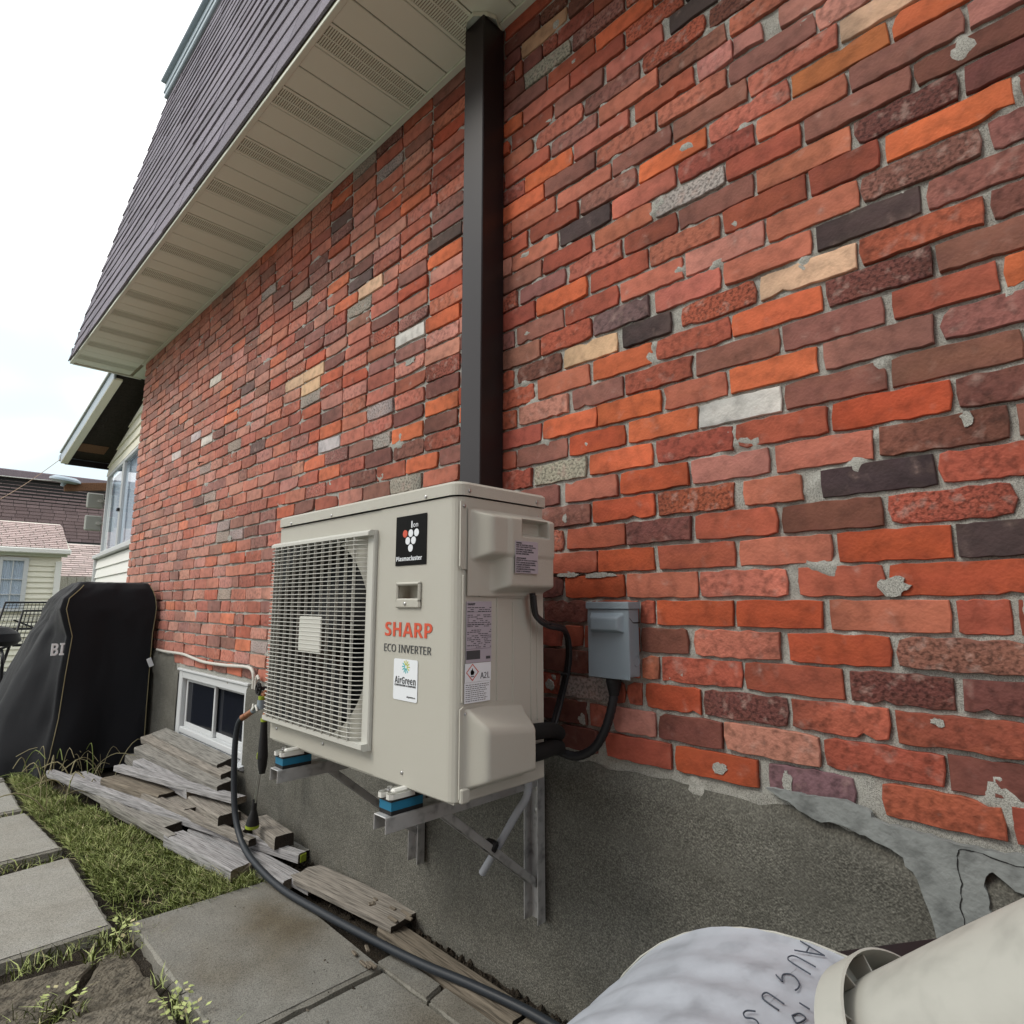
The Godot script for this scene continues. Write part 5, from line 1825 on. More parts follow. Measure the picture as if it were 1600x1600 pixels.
	# white wire along the bricks above the basement window
	var w := [Vector3(-4.72, 0.745, 0.02), Vector3(-4.55, 0.742, 0.018), Vector3(-4.2, 0.745, 0.018), Vector3(-4.0, 0.732, 0.018), Vector3(-3.8, 0.722, 0.018), Vector3(-3.5, 0.727, 0.018), Vector3(-3.25, 0.738, 0.018), Vector3(-3.165, 0.735, 0.018), Vector3(-3.13, 0.718, 0.018), Vector3(-3.118, 0.69, 0.018), Vector3(-3.116, 0.64, 0.018)]
	b = MB.new()
	b.tube(smooth(w, 6), 0.0085, 10)
	var cw := obj("wall_cable", b, M.conduit)
	tag(cw, "off white cable clipped to the bricks above the basement window", "cable")
	b = MB.new()
	b.tube(smooth([Vector3(-3.085, 0.64, 0.02), Vector3(-3.083, 0.68, 0.02), Vector3(-3.07, 0.705, 0.02), Vector3(-3.05, 0.69, 0.02)], 5), 0.0075, 8)
	obj("loose_end", b, M.conduit, cw)
	# steel hooks in the joints
	for q in [[-5.2, 1.55], [-4.118, 1.958]]:
		b = MB.new()
		var r := []
		for i in 9: r.append(Vector3(q[0] + 0.02 * cos(PI * i / 8.0), q[1] - 0.015 * sin(PI * i / 8.0), 0.035))
		r.append(Vector3(q[0] - 0.02, q[1] + 0.01, 0.0))
		b.tube(r, 0.003, 6)
		tag(obj("wall_hook", b, M.rubber), "small dark hook in a brick joint, %s" % ("low near the far corner" if q[1] < 1.6 else "higher and nearer than the other"), "hook", "hooks in the brick wall")


func smooth(p: Array, k: int) -> Array:
	var out := []
	for i in p.size() - 1:
		var a: Vector3 = p[maxi(i - 1, 0)]
		var d: Vector3 = p[mini(i + 2, p.size() - 1)]
		for j in k: out.append((p[i] as Vector3).cubic_interpolate(p[i + 1], a, d, float(j) / k))
	out.append(p[-1])
	return out


# one weathered piece of timber from a to b (top centre of each end), w wide and t thick, tipped by roll
func plank(a: Vector3, z: Vector3, w: float, t: float, roll: float, tone: int, label: String, rot := 0.0, called := "plank") -> Node3D:
	var o := Node3D.new()
	put(o, called)
	tag(o, label, "plank", "old planks along the wall")
	var d := (z - a).normalized()
	var s := d.cross(Y).normalized() * -1.0
	var up := s.cross(d).normalized()
	if up.y < 0: up = -up
	var bas := Basis(d, up, d.cross(up)).rotated(d, roll)
	o.transform = Transform3D(bas, (a + z) / 2 - bas.y * t / 2)
	var L := a.distance_to(z)
	var b := MB.new()
	var n := maxi(8, int(L / 0.04))
	var rows := []
	var f := noise(rng.randi() % 9999, 9.0, 3)
	var prof := [Vector2(-0.5, -0.5), Vector2(-0.5, 0.36), Vector2(-0.44, 0.5), Vector2(-0.15, 0.5), Vector2(0.15, 0.5), Vector2(0.44, 0.5), Vector2(0.5, 0.36), Vector2(0.5, -0.5), Vector2(-0.5, -0.5)]
	for i in n + 1:
		var x := -L / 2 + L * i / n
		var r := []
		for k in prof.size():
			var p: Vector2 = prof[k]
			var j := 0.0028 * f.get_noise_3d(x * 2.0, p.x * 9.0, p.y * 9.0)
			var bow := 0.006 * sin(PI * i / n) * (f.get_noise_1d(3.0) * 2.0)
			var q := Vector3(x, p.y * t + j + bow, p.x * w + j)
			if i == 0 or i == n:
				q.x += 0.006 * f.get_noise_2d(p.x * 30.0, p.y * 30.0)
				if rot > 0.0: q.x += (-1.0 if i == n else 1.0) * rot * absf(f.get_noise_2d(p.x * 22.0 + i, 4.0))
			r.append(q)
		rows.append(r)
	# long faces with crisp edges
	for i in n:
		for k in prof.size() - 1:
			b._out([rows[i][k], rows[i + 1][k], rows[i + 1][k + 1], rows[i][k + 1]], Vector3((rows[i][k].x + rows[i + 1][k].x) / 2, 0, 0))
	local_obj("board", b, M["wood%d" % tone], o)
	for e in [0, n]:
		b = MB.new()
		var c := Vector3(rows[e][0].x + (0.004 if e == 0 else -0.004), 0, 0)
		for k in prof.size() - 1:
			if e == 0: b.tri(c, rows[e][k], rows[e][k + 1])
			else: b.tri(c, rows[e][k + 1], rows[e][k])
		local_obj("end_grain", b, M.wood_end if tone != 1 else M.wood2, o)
	return o

func planks() -> void:
	var V := func(x: float, y: float, z: float) -> Vector3: return Vector3(x, y, z)
	plank(V.call(-4.34, 0.275, 0.075), V.call(-3.30, 0.272, 0.06), 0.09, 0.035, 0.25, 3, "grey plank leaning closest below the basement window sill")
	plank(V.call(-4.38, 0.25, 0.13), V.call(-3.19, 0.245, 0.085), 0.075, 0.04, 0.2, 0, "brownish plank second from the basement window, darker on its edge")
	plank(V.call(-4.27, 0.215, 0.185), V.call(-3.12, 0.215, 0.12), 0.085, 0.045, 0.15, 3, "knotty grey plank third from the basement window")
	plank(V.call(-4.12, 0.17, 0.225), V.call(-3.33, 0.17, 0.185), 0.08, 0.05, 0.05, 1, "pale short plank fourth from the basement window, blunt dark end")
	plank(V.call(-4.05, 0.172, 0.35), V.call(-2.94, 0.188, 0.115), 0.05, 0.028, 0.0, 1, "long thin pale batten lying across the top of the wood pile")
	plank(V.call(-4.03, 0.125, 0.385), V.call(-3.47, 0.125, 0.255), 0.115, 0.05, 0.0, 2, "thick brown block with a crumbling split front edge", 0.02)
	plank(V.call(-3.83, 0.10, 0.235), V.call(-3.2, 0.11, 0.225), 0.10, 0.05, 0.0, 0, "square timber with moss and leaves on its blunt end")
	plank(V.call(-3.45, 0.13, 0.165), V.call(-2.9, 0.14, 0.18), 0.10, 0.05, 0.0, 0, "reddish grey block end in the middle of the pile under the batten")
	plank(V.call(-4.62, 0.10, 0.13), V.call(-3.7, 0.11, 0.19), 0.10, 0.045, 0.0, 3, "wide grey timber sloping under the batten near the covered grill")
	plank(V.call(-4.50, 0.105, 0.585), V.call(-2.42, 0.078, 0.075), 0.04, 0.034, 0.0, 1, "longest thin batten along the front of the pile, painted green at one end")
	plank(V.call(-3.9, 0.055, 0.415), V.call(-3.18, 0.062, 0.325), 0.09, 0.05, 0.1, 3, "low plank under the front batten with a dark sawn end")
	plank(V.call(-3.1, 0.055, 0.345), V.call(-2.53, 0.05, 0.265), 0.085, 0.045, 0.0, 1, "pale rotten block lying in the grass nearest the slabs", 0.03)
	plank(V.call(-3.15, 0.035, 0.24), V.call(-2.33, 0.035, 0.165), 0.06, 0.035, 0.0, 1, "narrow grey strip on the ground running to the hose")
	plank(V.call(-2.82, 0.125, 0.085), V.call(-2.53, 0.125, 0.10), 0.08, 0.05, 0.0, 0, "short stub block against the wall below the spray head")
	plank(V.call(-2.95, 0.055, 0.035), V.call(-2.49, 0.052, 0.0), 0.075, 0.03, 0.0, 3, "flat board end poking out past the batten at the wall")
	plank(V.call(-3.3, 0.10, 0.10), V.call(-2.78, 0.10, 0.13), 0.07, 0.05, 0.0, 0, "small dark ended block under the spray head")
	plank(V.call(-4.46, 0.075, 0.47), V.call(-4.05, 0.075, 0.40), 0.12, 0.05, 0.0, 1, "pale grey block in the dry weeds at the far end of the pile")
	plank(V.call(-3.9, 0.075, 0.08), V.call(-2.7, 0.05, 0.07), 0.1, 0.05, 0.0, 0, "dark timber at the bottom of the pile against the foundation")
	plank(V.call(-4.40, 0.062, 0.50), V.call(-3.05, 0.058, 0.36), 0.035, 0.03, 0.0, 3, "thin grey slat just behind the longest front batten")
	plank(V.call(-3.62, 0.118, 0.33), V.call(-2.66, 0.095, 0.175), 0.035, 0.028, 0.0, 0, "thin brownish slat lying across the blunt block ends")
	plank(V.call(-3.05, 0.05, 0.20), V.call(-2.22, 0.036, 0.125), 0.05, 0.03, 0.0, 1, "long pale strip reaching from the pile towards the rotten board")
	# green paint on the batten's end
	var b := MB.new()
	b.bbox(Vector3(-2.415, 0.06, 0.072), Vector3(0.004, 0.03, 0.03), 0.003, Basis(Y, 0.24))
	tag(obj("paint_dab", b, M.lime), "dab of green paint on the end of the longest batten", "paint")
	# border timbers beside the slabs
	var rp := plank(V.call(-2.34, 0.052, 0.112), V.call(-1.75, 0.05, 0.04), 0.125, 0.022, 0.06, 0, "wide flat weathered board with a rotten ragged end lying along the foundation", 0.07, "plank")
	plank(V.call(-1.82, 0.022, 0.075), V.call(-1.195, 0.022, 0.085), 0.075, 0.05, 0.0, 2, "brown border timber running from the rotten board to the corner")
	plank(V.call(-1.185, 0.02, 0.085), V.call(-0.3, 0.02, 0.085), 0.075, 0.05, 0.0, 2, "border timber continuing beside the pipes at the bottom edge")
	b = MB.new()
	for i in 16:   # crumbs of rotten wood
		var p := Vector3(rng.randf_range(-1.78, -1.66), 0.012, rng.randf_range(0.12, 0.26)) if i % 2 else Vector3(rng.randf_range(-1.95, -1.7), 0.052, rng.randf_range(0.03, 0.09))
		b.bbox(p, Vector3(rng.randf_range(0.02, 0.06), 0.006, 0.012), 0.002, Basis(Y, rng.randf_range(-0.6, 0.3)) * Basis(X, rng.randf_range(-0.4, 0.4)))
	tag(obj("wood_splinters", b, M.wood2, null, true), "splinters of rotten wood beside the hose", "splinters")


func hose() -> void:
	# tap with a two-way splitter on the wall, hose and a hand spray hanging from it
	var t := thing("garden_tap", "brass garden tap with black valve knob and silver splitter behind the unit", "tap", Vector3(-2.73, 0.66, 0.05))
	var b := MB.new()
	b.tube([Vector3(-2.74, 0.685, 0.0), Vector3(-2.735, 0.685, 0.10), Vector3(-2.725, 0.67, 0.135), Vector3(-2.72, 0.635, 0.145)], 0.012, 10)
	obj("spout", b, M.brass, t)
	b = MB.new()
	for k in 6:
		var a := TAU * k / 6
		b.tube([Vector3(-2.735, 0.69, 0.155), Vector3(-2.735 + 0.026 * cos(a), 0.69 + 0.026 * sin(a), 0.155), Vector3(-2.735 + 0.026 * cos(a + 0.9), 0.69 + 0.026 * sin(a + 0.9), 0.155)], 0.005, 6)
	b.tube([Vector3(-2.735, 0.69, 0.12), Vector3(-2.735, 0.69, 0.165)], 0.008, 8)
	obj("knob", b, M.rubber, t)
	b = MB.new()
	b.tube([Vector3(-2.72, 0.66, 0.145), Vector3(-2.72, 0.645, 0.145)], 0.014, 10)
	obj("collar", b, M.lime, t)
	b = MB.new()
	b.tube([Vector3(-2.72, 0.643, 0.145), Vector3(-2.72, 0.605, 0.145)], 0.017, 12)
	b.tube([Vector3(-2.72, 0.62, 0.145), Vector3(-2.77, 0.592, 0.16)], 0.013, 10)
	obj("splitter", b, M.box_grey, t)
	b = MB.new()
	b.tube([Vector3(-2.755, 0.625, 0.165), Vector3(-2.75, 0.60, 0.17), Vector3(-2.72, 0.622, 0.17), Vector3(-2.705, 0.60, 0.168)], 0.005, 6)
	obj("shut_off", b, M.foot, t)
	b = MB.new()
	b.tube([Vector3(-2.77, 0.592, 0.16), Vector3(-2.815, 0.568, 0.17)], 0.0125, 10)
	b.tube([Vector3(-2.815, 0.568, 0.17), Vector3(-2.84, 0.556, 0.175)], 0.0145, 8)
	obj("coupling", b, M.brass, t)
	var p := [Vector3(-2.835, 0.558, 0.174), Vector3(-2.865, 0.53, 0.18), Vector3(-2.875, 0.46, 0.185), Vector3(-2.86, 0.36, 0.19), Vector3(-2.83, 0.25, 0.195), Vector3(-2.78, 0.15, 0.20), Vector3(-2.68, 0.075, 0.205), Vector3(-2.52, 0.045, 0.215), Vector3(-2.30, 0.022, 0.21), Vector3(-2.05, 0.02, 0.19), Vector3(-1.80, 0.02, 0.163), Vector3(-1.56, 0.024, 0.135), Vector3(-1.35, 0.034, 0.105), Vector3(-1.13, 0.034, 0.075), Vector3(-0.9, 0.034, 0.085), Vector3(-0.6, 0.034, 0.14), Vector3(-0.2, 0.02, 0.25), Vector3(0.5, 0.02, 0.3)]
	b = MB.new()
	b.tube(smooth(p, 8), 0.0125, 12)
	tag(obj("garden_hose", b, M.hose), "dark blue grey garden hose dropping from the tap and lying along the border", "hose")
	# hand spray
	var h := thing("hand_spray", "black and green garden spray lance hanging beside the unit, head on the timber", "spray lance", Vector3(-2.66, 0.15, 0.17))
	b = MB.new()
	b.lathe([Vector2(0.001, 0.0), Vector2(0.013, -0.002), Vector2(0.015, -0.05), Vector2(0.018, -0.10), Vector2(0.021, -0.15), Vector2(0.017, -0.19), Vector2(0.012, -0.215), Vector2(0.001, -0.217)], Vector3(-2.625, 0.575, 0.17), Basis(Z, 0.04), 12)
	obj("grip", b, M.rubber, h)
	b = MB.new()
	b.tube([Vector3(-2.625, 0.605, 0.165), Vector3(-2.625, 0.575, 0.17)], 0.011, 10)
	obj("fitting", b, M.brass, h)
	b = MB.new()
	b.tube([Vector3(-2.625, 0.582, 0.17), Vector3(-2.625, 0.568, 0.17)], 0.0145, 10)
	b.bbox(Vector3(-2.652, 0.425, 0.175), Vector3(0.01, 0.03, 0.012), 0.004)
	obj("green_band", b, M.lime, h)
	b = MB.new()
	for s in [-1, 1]: b.tube([Vector3(-2.637 + s * 0.006, 0.37, 0.17), Vector3(-2.668 + s * 0.006, 0.235, 0.17)], 0.0038, 8)
	obj("rod", b, M.steel, h)
	b = MB.new()
	b.lathe([Vector2(0.009, 0.04), Vector2(0.011, 0.0), Vector2(0.022, -0.035), Vector2(0.027, -0.06), Vector2(0.001, -0.062)], Vector3(-2.675, 0.205, 0.17), Basis(Z, -0.1), 16)
	obj("head", b, M.rubber, h)
	b = MB.new()
	b.lathe([Vector2(0.0275, 0.0), Vector2(0.0275, -0.012), Vector2(0.001, -0.013)], Vector3(-2.681, 0.145, 0.17), Basis(Z, -0.1), 16)
	obj("green_band", b, M.lime, h)
	# coiled teal hose glimpsed behind the unit
	b = MB.new()
	for k in 4:
		b.tube(smooth([Vector3(-2.0 - k * 0.035, 0.71, 0.16), Vector3(-1.97 - k * 0.03, 0.66, 0.2), Vector3(-1.90 - k * 0.03, 0.60, 0.17), Vector3(-1.86, 0.57, 0.10)], 5), 0.008, 8)
	tag(obj("teal_hose", b, M.teal), "teal ribbed hose loops showing behind the lower left corner of the unit", "hose")


func grill_cover() -> void:
	var g := thing("covered_grill", "grill under a loose black fabric cover with pale piping, beside the brick wall", "grill cover", Vector3(-5.5, 0, 0.28))
	var f := noise(81, 2.4, 3)
	var f2 := noise(82, 7.0, 2)
	# plan outlines at heights: x far, x near, z wall side, z yard side
	var lev := [
		[0.0, -5.85, -4.78, 0.03, 0.60, 0.26], [0.12, -5.85, -4.78, 0.03, 0.57, 0.27], [0.35, -5.84, -4.79, 0.03, 0.55, 0.26], [0.6, -5.8, -4.80, 0.03, 0.53, 0.20],
		[0.85, -5.72, -4.80, 0.03, 0.515, 0.12], [0.95, -5.6, -4.79, 0.025, 0.545, 0.04], [1.02, -5.5, -4.79, 0.022, 0.565, 0.0], [1.09, -5.36, -4.80, 0.03, 0.55, 0.0], [1.15, -5.24, -4.82, 0.045, 0.50, 0.0], [1.19, -5.15, -4.85, 0.065, 0.47, 0.0], [1.2, -5.12, -4.87, 0.075, 0.45, 0.0]]
	var rows := []
	for q in lev:
		var r := []
		var xa: float = q[1]
		var xb: float = q[2]
		var za: float = q[3]
		var zb: float = q[4]
		var pts := []
		for i in 16: pts.append(Vector2(xb, lerpf(za, zb, i / 16.0)))
		for i in 40:
			var t := i / 40.0
			var flare: float = q[5] * smoothstep(0.0, 0.35, t) * (1.0 - 0.25 * t)
			pts.append(Vector2(lerpf(xb, xa, t), zb + flare))
		for i in 10: pts.append(Vector2(xa, lerpf(zb + q[5] * 0.6, za, i / 10.0)))
		for i in 20: pts.append(Vector2(lerpf(xa, xb, i / 20.0), za))
		pts.append(pts[0])
		var ctr := Vector2((xa + xb) / 2, (za + zb) / 2)
		for i in pts.size():
			var p: Vector2 = pts[i]
			var y: float = q[0]
			var an := (p - ctr).angle()
			var amp := 0.03 * (1.0 - y / 1.6)
			var w := amp * sin(an * 0.0 + p.x * 13.0 + p.y * 15.0 + 1.6 * f.get_noise_2d(p.x * 2.0, y)) + 0.018 * f.get_noise_3d(p.x * 2.2, y * 2.4, p.y * 2.2) + 0.006 * f2.get_noise_3d(p.x * 2.0, y * 3.0, p.y * 2.0)
			var n2 := (p - ctr) * Vector2(1.0 / (xb - xa), 1.0 / (zb - za))
			n2 = n2.normalized()
			var z := p.y + n2.y * w
			if p.y < 0.1: z = maxf(p.y + absf(w) * 0.3, 0.022)
			r.append(Vector3(p.x + n2.x * w, y + 0.008 * f2.get_noise_2d(p.x * 3.0, p.y * 3.0) * (1.0 if y > 0.1 else 0.2), z))
		rows.append(r)
	# a subdivided skin so that the folds stay soft
	var fine := []
	for i in rows.size() - 1:
		for s in 3:
			var r := []
			for j in rows[i].size(): r.append((rows[i][j] as Vector3).lerp(rows[i + 1][j], s / 3.0))
			fine.append(r)
	fine.append(rows[-1])
	var b := MB.new()
	b.grid(fine, [], true)
	var c := Vector3.ZERO
	for p in rows[-1]: c += p
	c /= rows[-1].size()
	c.y += 0.004
	for j in rows[-1].size() - 1: b.tri(c, rows[-1][j + 1], rows[-1][j])
	obj("fabric_cover", b, M.cover, g)
	# piping down the seams
	for q in [[16, 8, 0], [0, 6, 1]]:
		b = MB.new()
		var r := []
		for i in fine.size():
			if i > fine.size() - 5: continue
			var p: Vector3 = fine[i][q[0] - (1 if q[0] else 0)]
			r.append(p + Vector3(0.006, 0, 0.004 if q[2] == 0 else 0.004))
		b.tube(r, 0.0026, 6)
		obj("piping", b, M.piping, g)
	# printed letters near the seam, a tab at the wall side
	text("lettering", "BI", 0.074, 0.07, Vector3(-4.745, 0.775, 0.572), Basis(-Z * 0.97 + X * 0.0, Y, X).orthonormalized() * Basis(Y, 0.18), M.white_print, g, true, 0.003)
	b = MB.new()
	b.bbox(Vector3(-4.74, 0.66, 0.05), Vector3(0.006, 0.06, 0.03), 0.002, Basis(X, 0.4))
	obj("tab", b, M.white_print, g)


func chairs() -> void:
	for q in [[-6.75, 0.40, 0.0, "black mesh patio chair nearest the covered grill, upright wire back"], [-7.3, 0.47, 0.12, "black mesh patio chair farther back with a taller mesh panel"]]:
		var t := thing("mesh_chair", q[3], "chair", Vector3(q[0], 0, q[1]), "black mesh patio chairs behind the grill")
		var x: float = q[0]
		var z: float = q[1]
		var up: float = q[2]
		var b := MB.new()
		# back panel facing the house, seat in front
		var y0 := 0.70 + up
		var y1 := 0.99 + up * 0.6
		b.tube([Vector3(x, y0, z + 0.17), Vector3(x - 0.05, y1, z + 0.12), Vector3(x - 0.05, y1, z - 0.22), Vector3(x, y0, z - 0.20), Vector3(x, y0, z + 0.17)], 0.011, 8)
		b.tube([Vector3(x - 0.02, y0 + 0.08, z + 0.05), Vector3(x - 0.03, y0, z - 0.12)], 0.008, 6)
		obj("back_frame", b, M.black_metal, t)
		b = MB.new()
		for i in 13:
			var k := i / 12.0
			b.tube([Vector3(x, y0, z + 0.17).lerp(Vector3(x, y0, z - 0.20), k), Vector3(x - 0.05, y1, z + 0.12).lerp(Vector3(x - 0.05, y1, z - 0.22), k)], 0.0022, 4, false)
		for i in 10:
			var k := i / 9.0
			b.tube([Vector3(x, y0, z + 0.17).lerp(Vector3(x - 0.05, y1, z + 0.12), k), Vector3(x, y0, z - 0.20).lerp(Vector3(x - 0.05, y1, z - 0.22), k)], 0.0022, 4, false)
		obj("back_mesh", b, M.black_metal, t)
		b = MB.new()
		for i in 18:
			b.tube([Vector3(x + 0.02 + 0.42 * i / 17.0, 0.43, z + 0.24), Vector3(x + 0.02 + 0.42 * i / 17.0, 0.43, z - 0.24)], 0.003, 4, false)
		for i in 16:
			b.tube([Vector3(x + 0.02, 0.432, z + 0.24 - 0.48 * i / 15.0), Vector3(x + 0.44, 0.432, z + 0.24 - 0.48 * i / 15.0)], 0.003, 4, false)
		b.tube([Vector3(x + 0.02, 0.43, z + 0.25), Vector3(x + 0.45, 0.43, z + 0.25), Vector3(x + 0.45, 0.43, z - 0.25), Vector3(x + 0.02, 0.43, z - 0.25), Vector3(x + 0.02, 0.43, z + 0.25)], 0.011, 8)
		obj("seat", b, M.black_metal, t)
		for s in [-1, 1]:
			b = MB.new()
			b.tube(smooth([Vector3(x, y0, z + s * 0.19), Vector3(x + 0.06, 0.68, z + s * 0.25), Vector3(x + 0.30, 0.68, z + s * 0.27), Vector3(x + 0.42, 0.62, z + s * 0.27), Vector3(x + 0.38, 0.45, z + s * 0.26), Vector3(x + 0.42, 0.0, z + s * 0.26)], 5), 0.012, 8)
			obj("arm", b, M.black_metal, t)
			b = MB.new()
			b.tube([Vector3(x, y0, z + s * 0.19), Vector3(x + 0.05, 0.43, z + s * 0.25), Vector3(x - 0.06, 0.0, z + s * 0.25)], 0.012, 8)
			obj("leg", b, M.black_metal, t)
	var k := thing("round_cushion", "dark rounded cushion lying on the chairs at the left edge", "cushion", Vector3(-6.6, 0.74, 0.72))
	var b := MB.new()
	b.lathe([Vector2(0.001, 0.13), Vector2(0.10, 0.12), Vector2(0.17, 0.07), Vector2(0.19, 0.01), Vector2(0.15, -0.03), Vector2(0.001, -0.04)], Vector3(-6.6, 0.74, 0.72), Basis.IDENTITY, 24)
	obj("pad", b, M.cover, k)


func drum_and_pot() -> void:
	# big pale plastic drum lying with its end towards the wall, handwriting down its side
	var d := thing("plastic_drum", "pale grey plastic drum lying on its side with handwritten letters, bottom right", "drum", Vector3(-0.28, 0.335, 0.9))
	var ax := Vector3(0.06316, 0, 0.998)
	var side := Vector3(0.998, 0, -0.06316)
	var o := Vector3(-0.298, 0.353, 0.53)
	var R := 0.318
	var rows := []
	var f := noise(91, 3.0, 3)
	for i in 61:
		var t := 0.72 * i / 60.0
		var r := []
		for j in 97:
			var a := TAU * j / 96
			var rib := 0.0022 * sin(t * 95.0 + 0.8 * f.get_noise_2d(a * 2.0, 0.0)) * smoothstep(0.02, 0.08, t)
			var rr := R * (1.0 + 0.012 * f.get_noise_3d(cos(a), sin(a), t * 3.0)) + rib
			if t < 0.012: rr += 0.003
			r.append(o + ax * t + (side * sin(a) + Y * cos(a)) * rr)
		rows.append(r)
	var b := MB.new()
	b.grid(rows, [], true)
	obj("shell", b, M.drum, d)
	b = MB.new()
	b.lathe([Vector2(0.001, 0.06), Vector2(R * 0.96, 0.05)], o, Basis(side, ax, side.cross(ax)), 48)
	b.lathe([Vector2(0.001, 0.0), Vector2(R * 0.99, 0.0)], o + ax * 0.715, Basis(side, ax, side.cross(ax)), 48)
	obj("end_disc", b, M.drum, d)
	var lip := []
	for j in 49: lip.append(o + (side * sin(TAU * j / 48) + Y * cos(TAU * j / 48)) * (R + 0.003))
	b = MB.new()
	b.tube(lip, 0.0016, 6, false)
	obj("rim", b, M.pot, d)
	var strokes := {
		"A": [[[-0.032, 0.005], [0.06, 0.018]], [[0.06, 0.018], [-0.030, 0.030]], [[0.004, 0.010], [0.006, 0.025]]],
		"U": [[[0.054, 0.066], [-0.01, 0.058], [-0.03, 0.053], [-0.03, 0.046], [-0.012, 0.042], [0.055, 0.048]]],
		"G": [[[-0.031, 0.092], [-0.004, 0.1], [-0.010, 0.094], [-0.013, 0.086], [0.005, 0.081], [0.025, 0.084], [0.042, 0.092], [0.046, 0.1], [0.042, 0.106]]],
		"U2": [[[0.034, 0.149], [-0.015, 0.143], [-0.028, 0.137], [-0.025, 0.130], [-0.01, 0.130], [0.037, 0.136]]],
		"S": [[[-0.017, 0.166], [-0.038, 0.170], [-0.042, 0.176], [-0.03, 0.181], [-0.012, 0.178], [0.004, 0.180], [0.013, 0.187], [0.004, 0.194]]],
		"T": [[[0.071, 0.148], [0.085, 0.139], [0.104, 0.142], [0.091, 0.155], [0.073, 0.149]], [[0.07, 0.123], [0.101, 0.125]]]}
	for k in strokes:
		for s in strokes[k]:
			var pts := []
			for q in s: pts.append(o + ax * q[1] + (side * sin(q[0]) + Y * cos(q[0])) * (R + 0.0035))
			b = MB.new()
			b.tube(smooth(pts, 4), 0.0008, 5)
			obj("handwriting", b, M.ink, d)
	# cream pot resting on the drum: flange with gussets, tapering body
	var eye := Vector3(0, 1.07, 1.33)
	var fwd := Vector3(-0.69584, 0.14616, -0.70317)
	var rt := Vector3(0.7108, 0, -0.7034)
	var up := Vector3(0.1028, 0.98926, 0.10389)
	var pa := (rt * 0.45 + up * 0.73 - fwd * 0.50).normalized()
	var pc := Vector3(-0.161, 0.677, 0.704)
	var p := thing("cream_pot", "cream plastic pot with ribbed rim lying on the grey drum, bottom right corner", "pot", pc)
	var u := pa.cross(Y).normalized()
	var bas := Basis(u, pa, u.cross(pa))
	b = MB.new()
	b.lathe([Vector2(0.072, 0.004), Vector2(0.073, 0.02), Vector2(0.0745, 0.12), Vector2(0.074, 0.30), Vector2(0.001, 0.31)], pc, bas, 64)
	obj("body", b, M.pot, p)
	b = MB.new()
	b.lathe([Vector2(0.060, 0.0), Vector2(0.0885, -0.004), Vector2(0.0895, 0.028), Vector2(0.0875, 0.029), Vector2(0.086, 0.0), Vector2(0.064, 0.004)], pc, bas, 64)
	obj("flange", b, M.pot, p)
	for i in 14:
		var a := TAU * i / 14
		var e := bas * Vector3(cos(a), 0, sin(a))
		var e2 := bas * Vector3(-sin(a), 0, cos(a))
		b = MB.new()
		b.bbox(pc + e * 0.0795 + pa * 0.010, Vector3(0.014, 0.022, 0.0016), 0.0006, Basis(e, pa, e.cross(pa)))
		obj("gusset", b, M.pot, p)
	# black box behind them
	b = MB.new()
	b.bbox(Vector3(-0.192, 0.295, 0.313), Vector3(0.38, 0.59, 0.13), 0.008, Basis(Y, 0.985))
	var bx := thing("black_bin", "black plastic bin edge showing between the drum and the foundation", "bin", Vector3(-0.165, 0, 0.31))
	obj("tub", b, M.black_metal, bx)
	b = MB.new()
	b.bbox(Vector3(-0.192, 0.596, 0.313), Vector3(0.4, 0.012, 0.145), 0.005, Basis(Y, 0.985))
	obj("lid", b, M.black_metal, bx)


func blade(b: MB, at: Vector3, h: float, lean: Vector2, w: float, c: Color) -> void:
	var a := rng.randf() * TAU
	var s := Vector3(cos(a), 0, sin(a)) * w
	var m := at + Vector3(lean.x * 0.35, h * 0.62, lean.y * 0.35)
	var t := at + Vector3(lean.x, h, lean.y)
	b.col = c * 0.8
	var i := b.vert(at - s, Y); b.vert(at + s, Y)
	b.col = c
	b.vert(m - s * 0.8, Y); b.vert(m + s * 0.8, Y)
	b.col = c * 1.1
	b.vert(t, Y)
	b.ix.append_array([i, i + 2, i + 1, i + 1, i + 2, i + 3, i + 2, i + 4, i + 3])

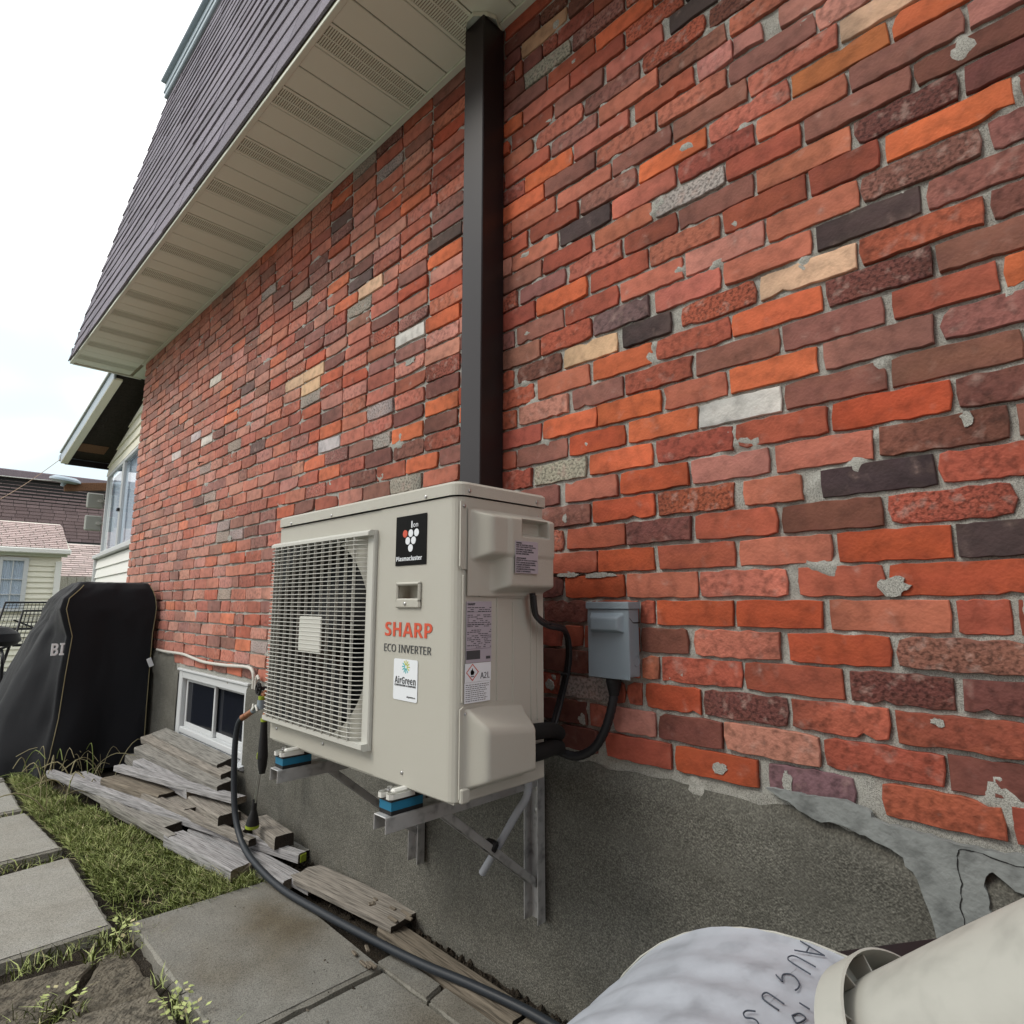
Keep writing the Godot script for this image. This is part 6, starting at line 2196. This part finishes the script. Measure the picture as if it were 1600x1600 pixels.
func grass() -> void:
	var f := noise(95, 2.6, 3)
	var g := noise(96, 9.0, 2)
	var b := MB.new()
	var inside := PackedVector2Array([Vector2(-5.6, 0.70), Vector2(-4.1, 0.71), Vector2(-3.35, 0.66), Vector2(-3.2, 0.665), Vector2(-2.52, 0.665), Vector2(-2.47, 0.60), Vector2(-2.45, 0.18), Vector2(-2.62, 0.16), Vector2(-3.0, 0.30), Vector2(-3.3, 0.38), Vector2(-4.0, 0.48), Vector2(-4.6, 0.60), Vector2(-5.6, 0.52)])
	var n := 0
	while n < 34000:
		var p := Vector2(rng.randf_range(-5.6, -2.44), rng.randf_range(0.15, 0.72))
		if not Geometry2D.is_point_in_polygon(p, inside): continue
		var k := f.get_noise_2d(p.x, p.y)
		if k < -0.28 and rng.randf() < 0.75: n += 1; continue
		var edge := smoothstep(0.0, 0.12, p.y - 0.16)
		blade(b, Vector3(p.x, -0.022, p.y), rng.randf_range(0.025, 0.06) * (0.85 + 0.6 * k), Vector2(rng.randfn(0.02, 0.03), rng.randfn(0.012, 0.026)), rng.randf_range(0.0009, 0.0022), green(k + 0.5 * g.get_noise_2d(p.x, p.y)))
		n += 1
	tag(obj("grass", b, M.grass, null, true), "patch of short bright green grass between the slabs and the wood pile", "grass")
	# tufts in the joints between slabs
	b = MB.new()
	var joints := [[-3.40, -3.29, 0.69, 1.4, 600], [-2.49, -2.41, 0.68, 1.1, 340], [-2.12, -1.66, 0.66, 0.70, 260], [-2.2, -2.05, 0.84, 1.05, 260], [-4.17, -4.08, 0.73, 1.4, 300], [-2.40, -2.30, 0.60, 0.80, 260], [-1.72, -1.62, 0.62, 0.95, 200]]
	for q in joints:
		for i in q[4]:
			var p := Vector2(rng.randf_range(q[0], q[1]), rng.randf_range(q[2], q[3]))
			if g.get_noise_2d(p.x * 1.5, p.y * 1.5) < -0.05: continue
			blade(b, Vector3(p.x, -0.03, p.y), rng.randf_range(0.02, 0.052), Vector2(rng.randfn(0, 0.03), rng.randfn(0, 0.03)), rng.randf_range(0.001, 0.0026), green(rng.randf_range(0.0, 0.6)))
	tag(obj("joint_weeds", b, M.grass, null, true), "grass tufts growing in the joints between the slabs", "grass")
	# small broad-leaved weeds
	for q in [[-1.93, 0.68, 0], [-2.13, 0.9, 1], [-1.80, 0.69, 2], [-2.42, 0.70, 3]]:
		b = MB.new()
		for i in 26:
			var a := rng.randf() * TAU
			var r := rng.randf_range(0.01, 0.05)
			var c := Vector3(q[0] + cos(a) * r, rng.randf_range(-0.005, 0.035), q[1] + sin(a) * r)
			var d := Vector3(cos(a), rng.randf_range(-0.2, 0.5), sin(a)).normalized()
			var s := d.cross(Y).normalized()
			var L := rng.randf_range(0.012, 0.024)
			b.col = green(rng.randf_range(0.2, 0.9))
			b.quad(c, c + d * L * 0.5 - s * L * 0.32, c + d * L, c + d * L * 0.5 + s * L * 0.32)
		tag(obj("leafy_weed", b, M.grass, null, true), ["broad leaved weed at the corner of the dark slab near the bottom edge", "broad leaved weed in the crack of the dirty broken slab", "broad leaved weed closest to the camera beside the dark slab", "leafy weed where four slabs meet beside the lawn tip"][q[2]], "weed", "weeds between the slabs")
	# dry stalks in front of the grill
	b = MB.new()
	for i in 80:
		var p := Vector3(rng.randf_range(-5.0, -4.0), -0.02, rng.randf_range(0.25, 0.68))
		if p.x > -4.45 and p.z < 0.42: continue
		var h := rng.randf_range(0.08, 0.22)
		var l := Vector3(rng.randfn(0, 0.10), 0, rng.randfn(0, 0.10))
		var w := rng.randf_range(0.0012, 0.003)
		b.col = Color(0.32, 0.29, 0.17) * rng.randf_range(0.6, 1.1) if rng.randf() < 0.7 else Color(0.16, 0.2, 0.06)
		var pts := [p, p + Vector3(l.x * 0.25, h * 0.6, l.z * 0.25), p + Vector3(l.x * 0.7, h, l.z * 0.7), p + l * 1.3 + Y * h * rng.randf_range(0.6, 0.9)]
		b.tube(smooth(pts, 3), w, 4, false)
	tag(obj("dry_stalks", b, M.grass, null, true), "dry straw coloured grass stalks standing in front of the covered grill", "dry grass")

func green(k: float) -> Color:
	var c := Color(0.22, 0.285, 0.08).lerp(Color(0.50, 0.57, 0.235), clampf(0.5 + k * 0.7, 0.0, 1.0))
	if rng.randf() < 0.14: c = Color(0.5, 0.46, 0.26)
	var j := rng.randf_range(0.75, 1.15)
	return Color(c.r * j, c.g * j, c.b * j)
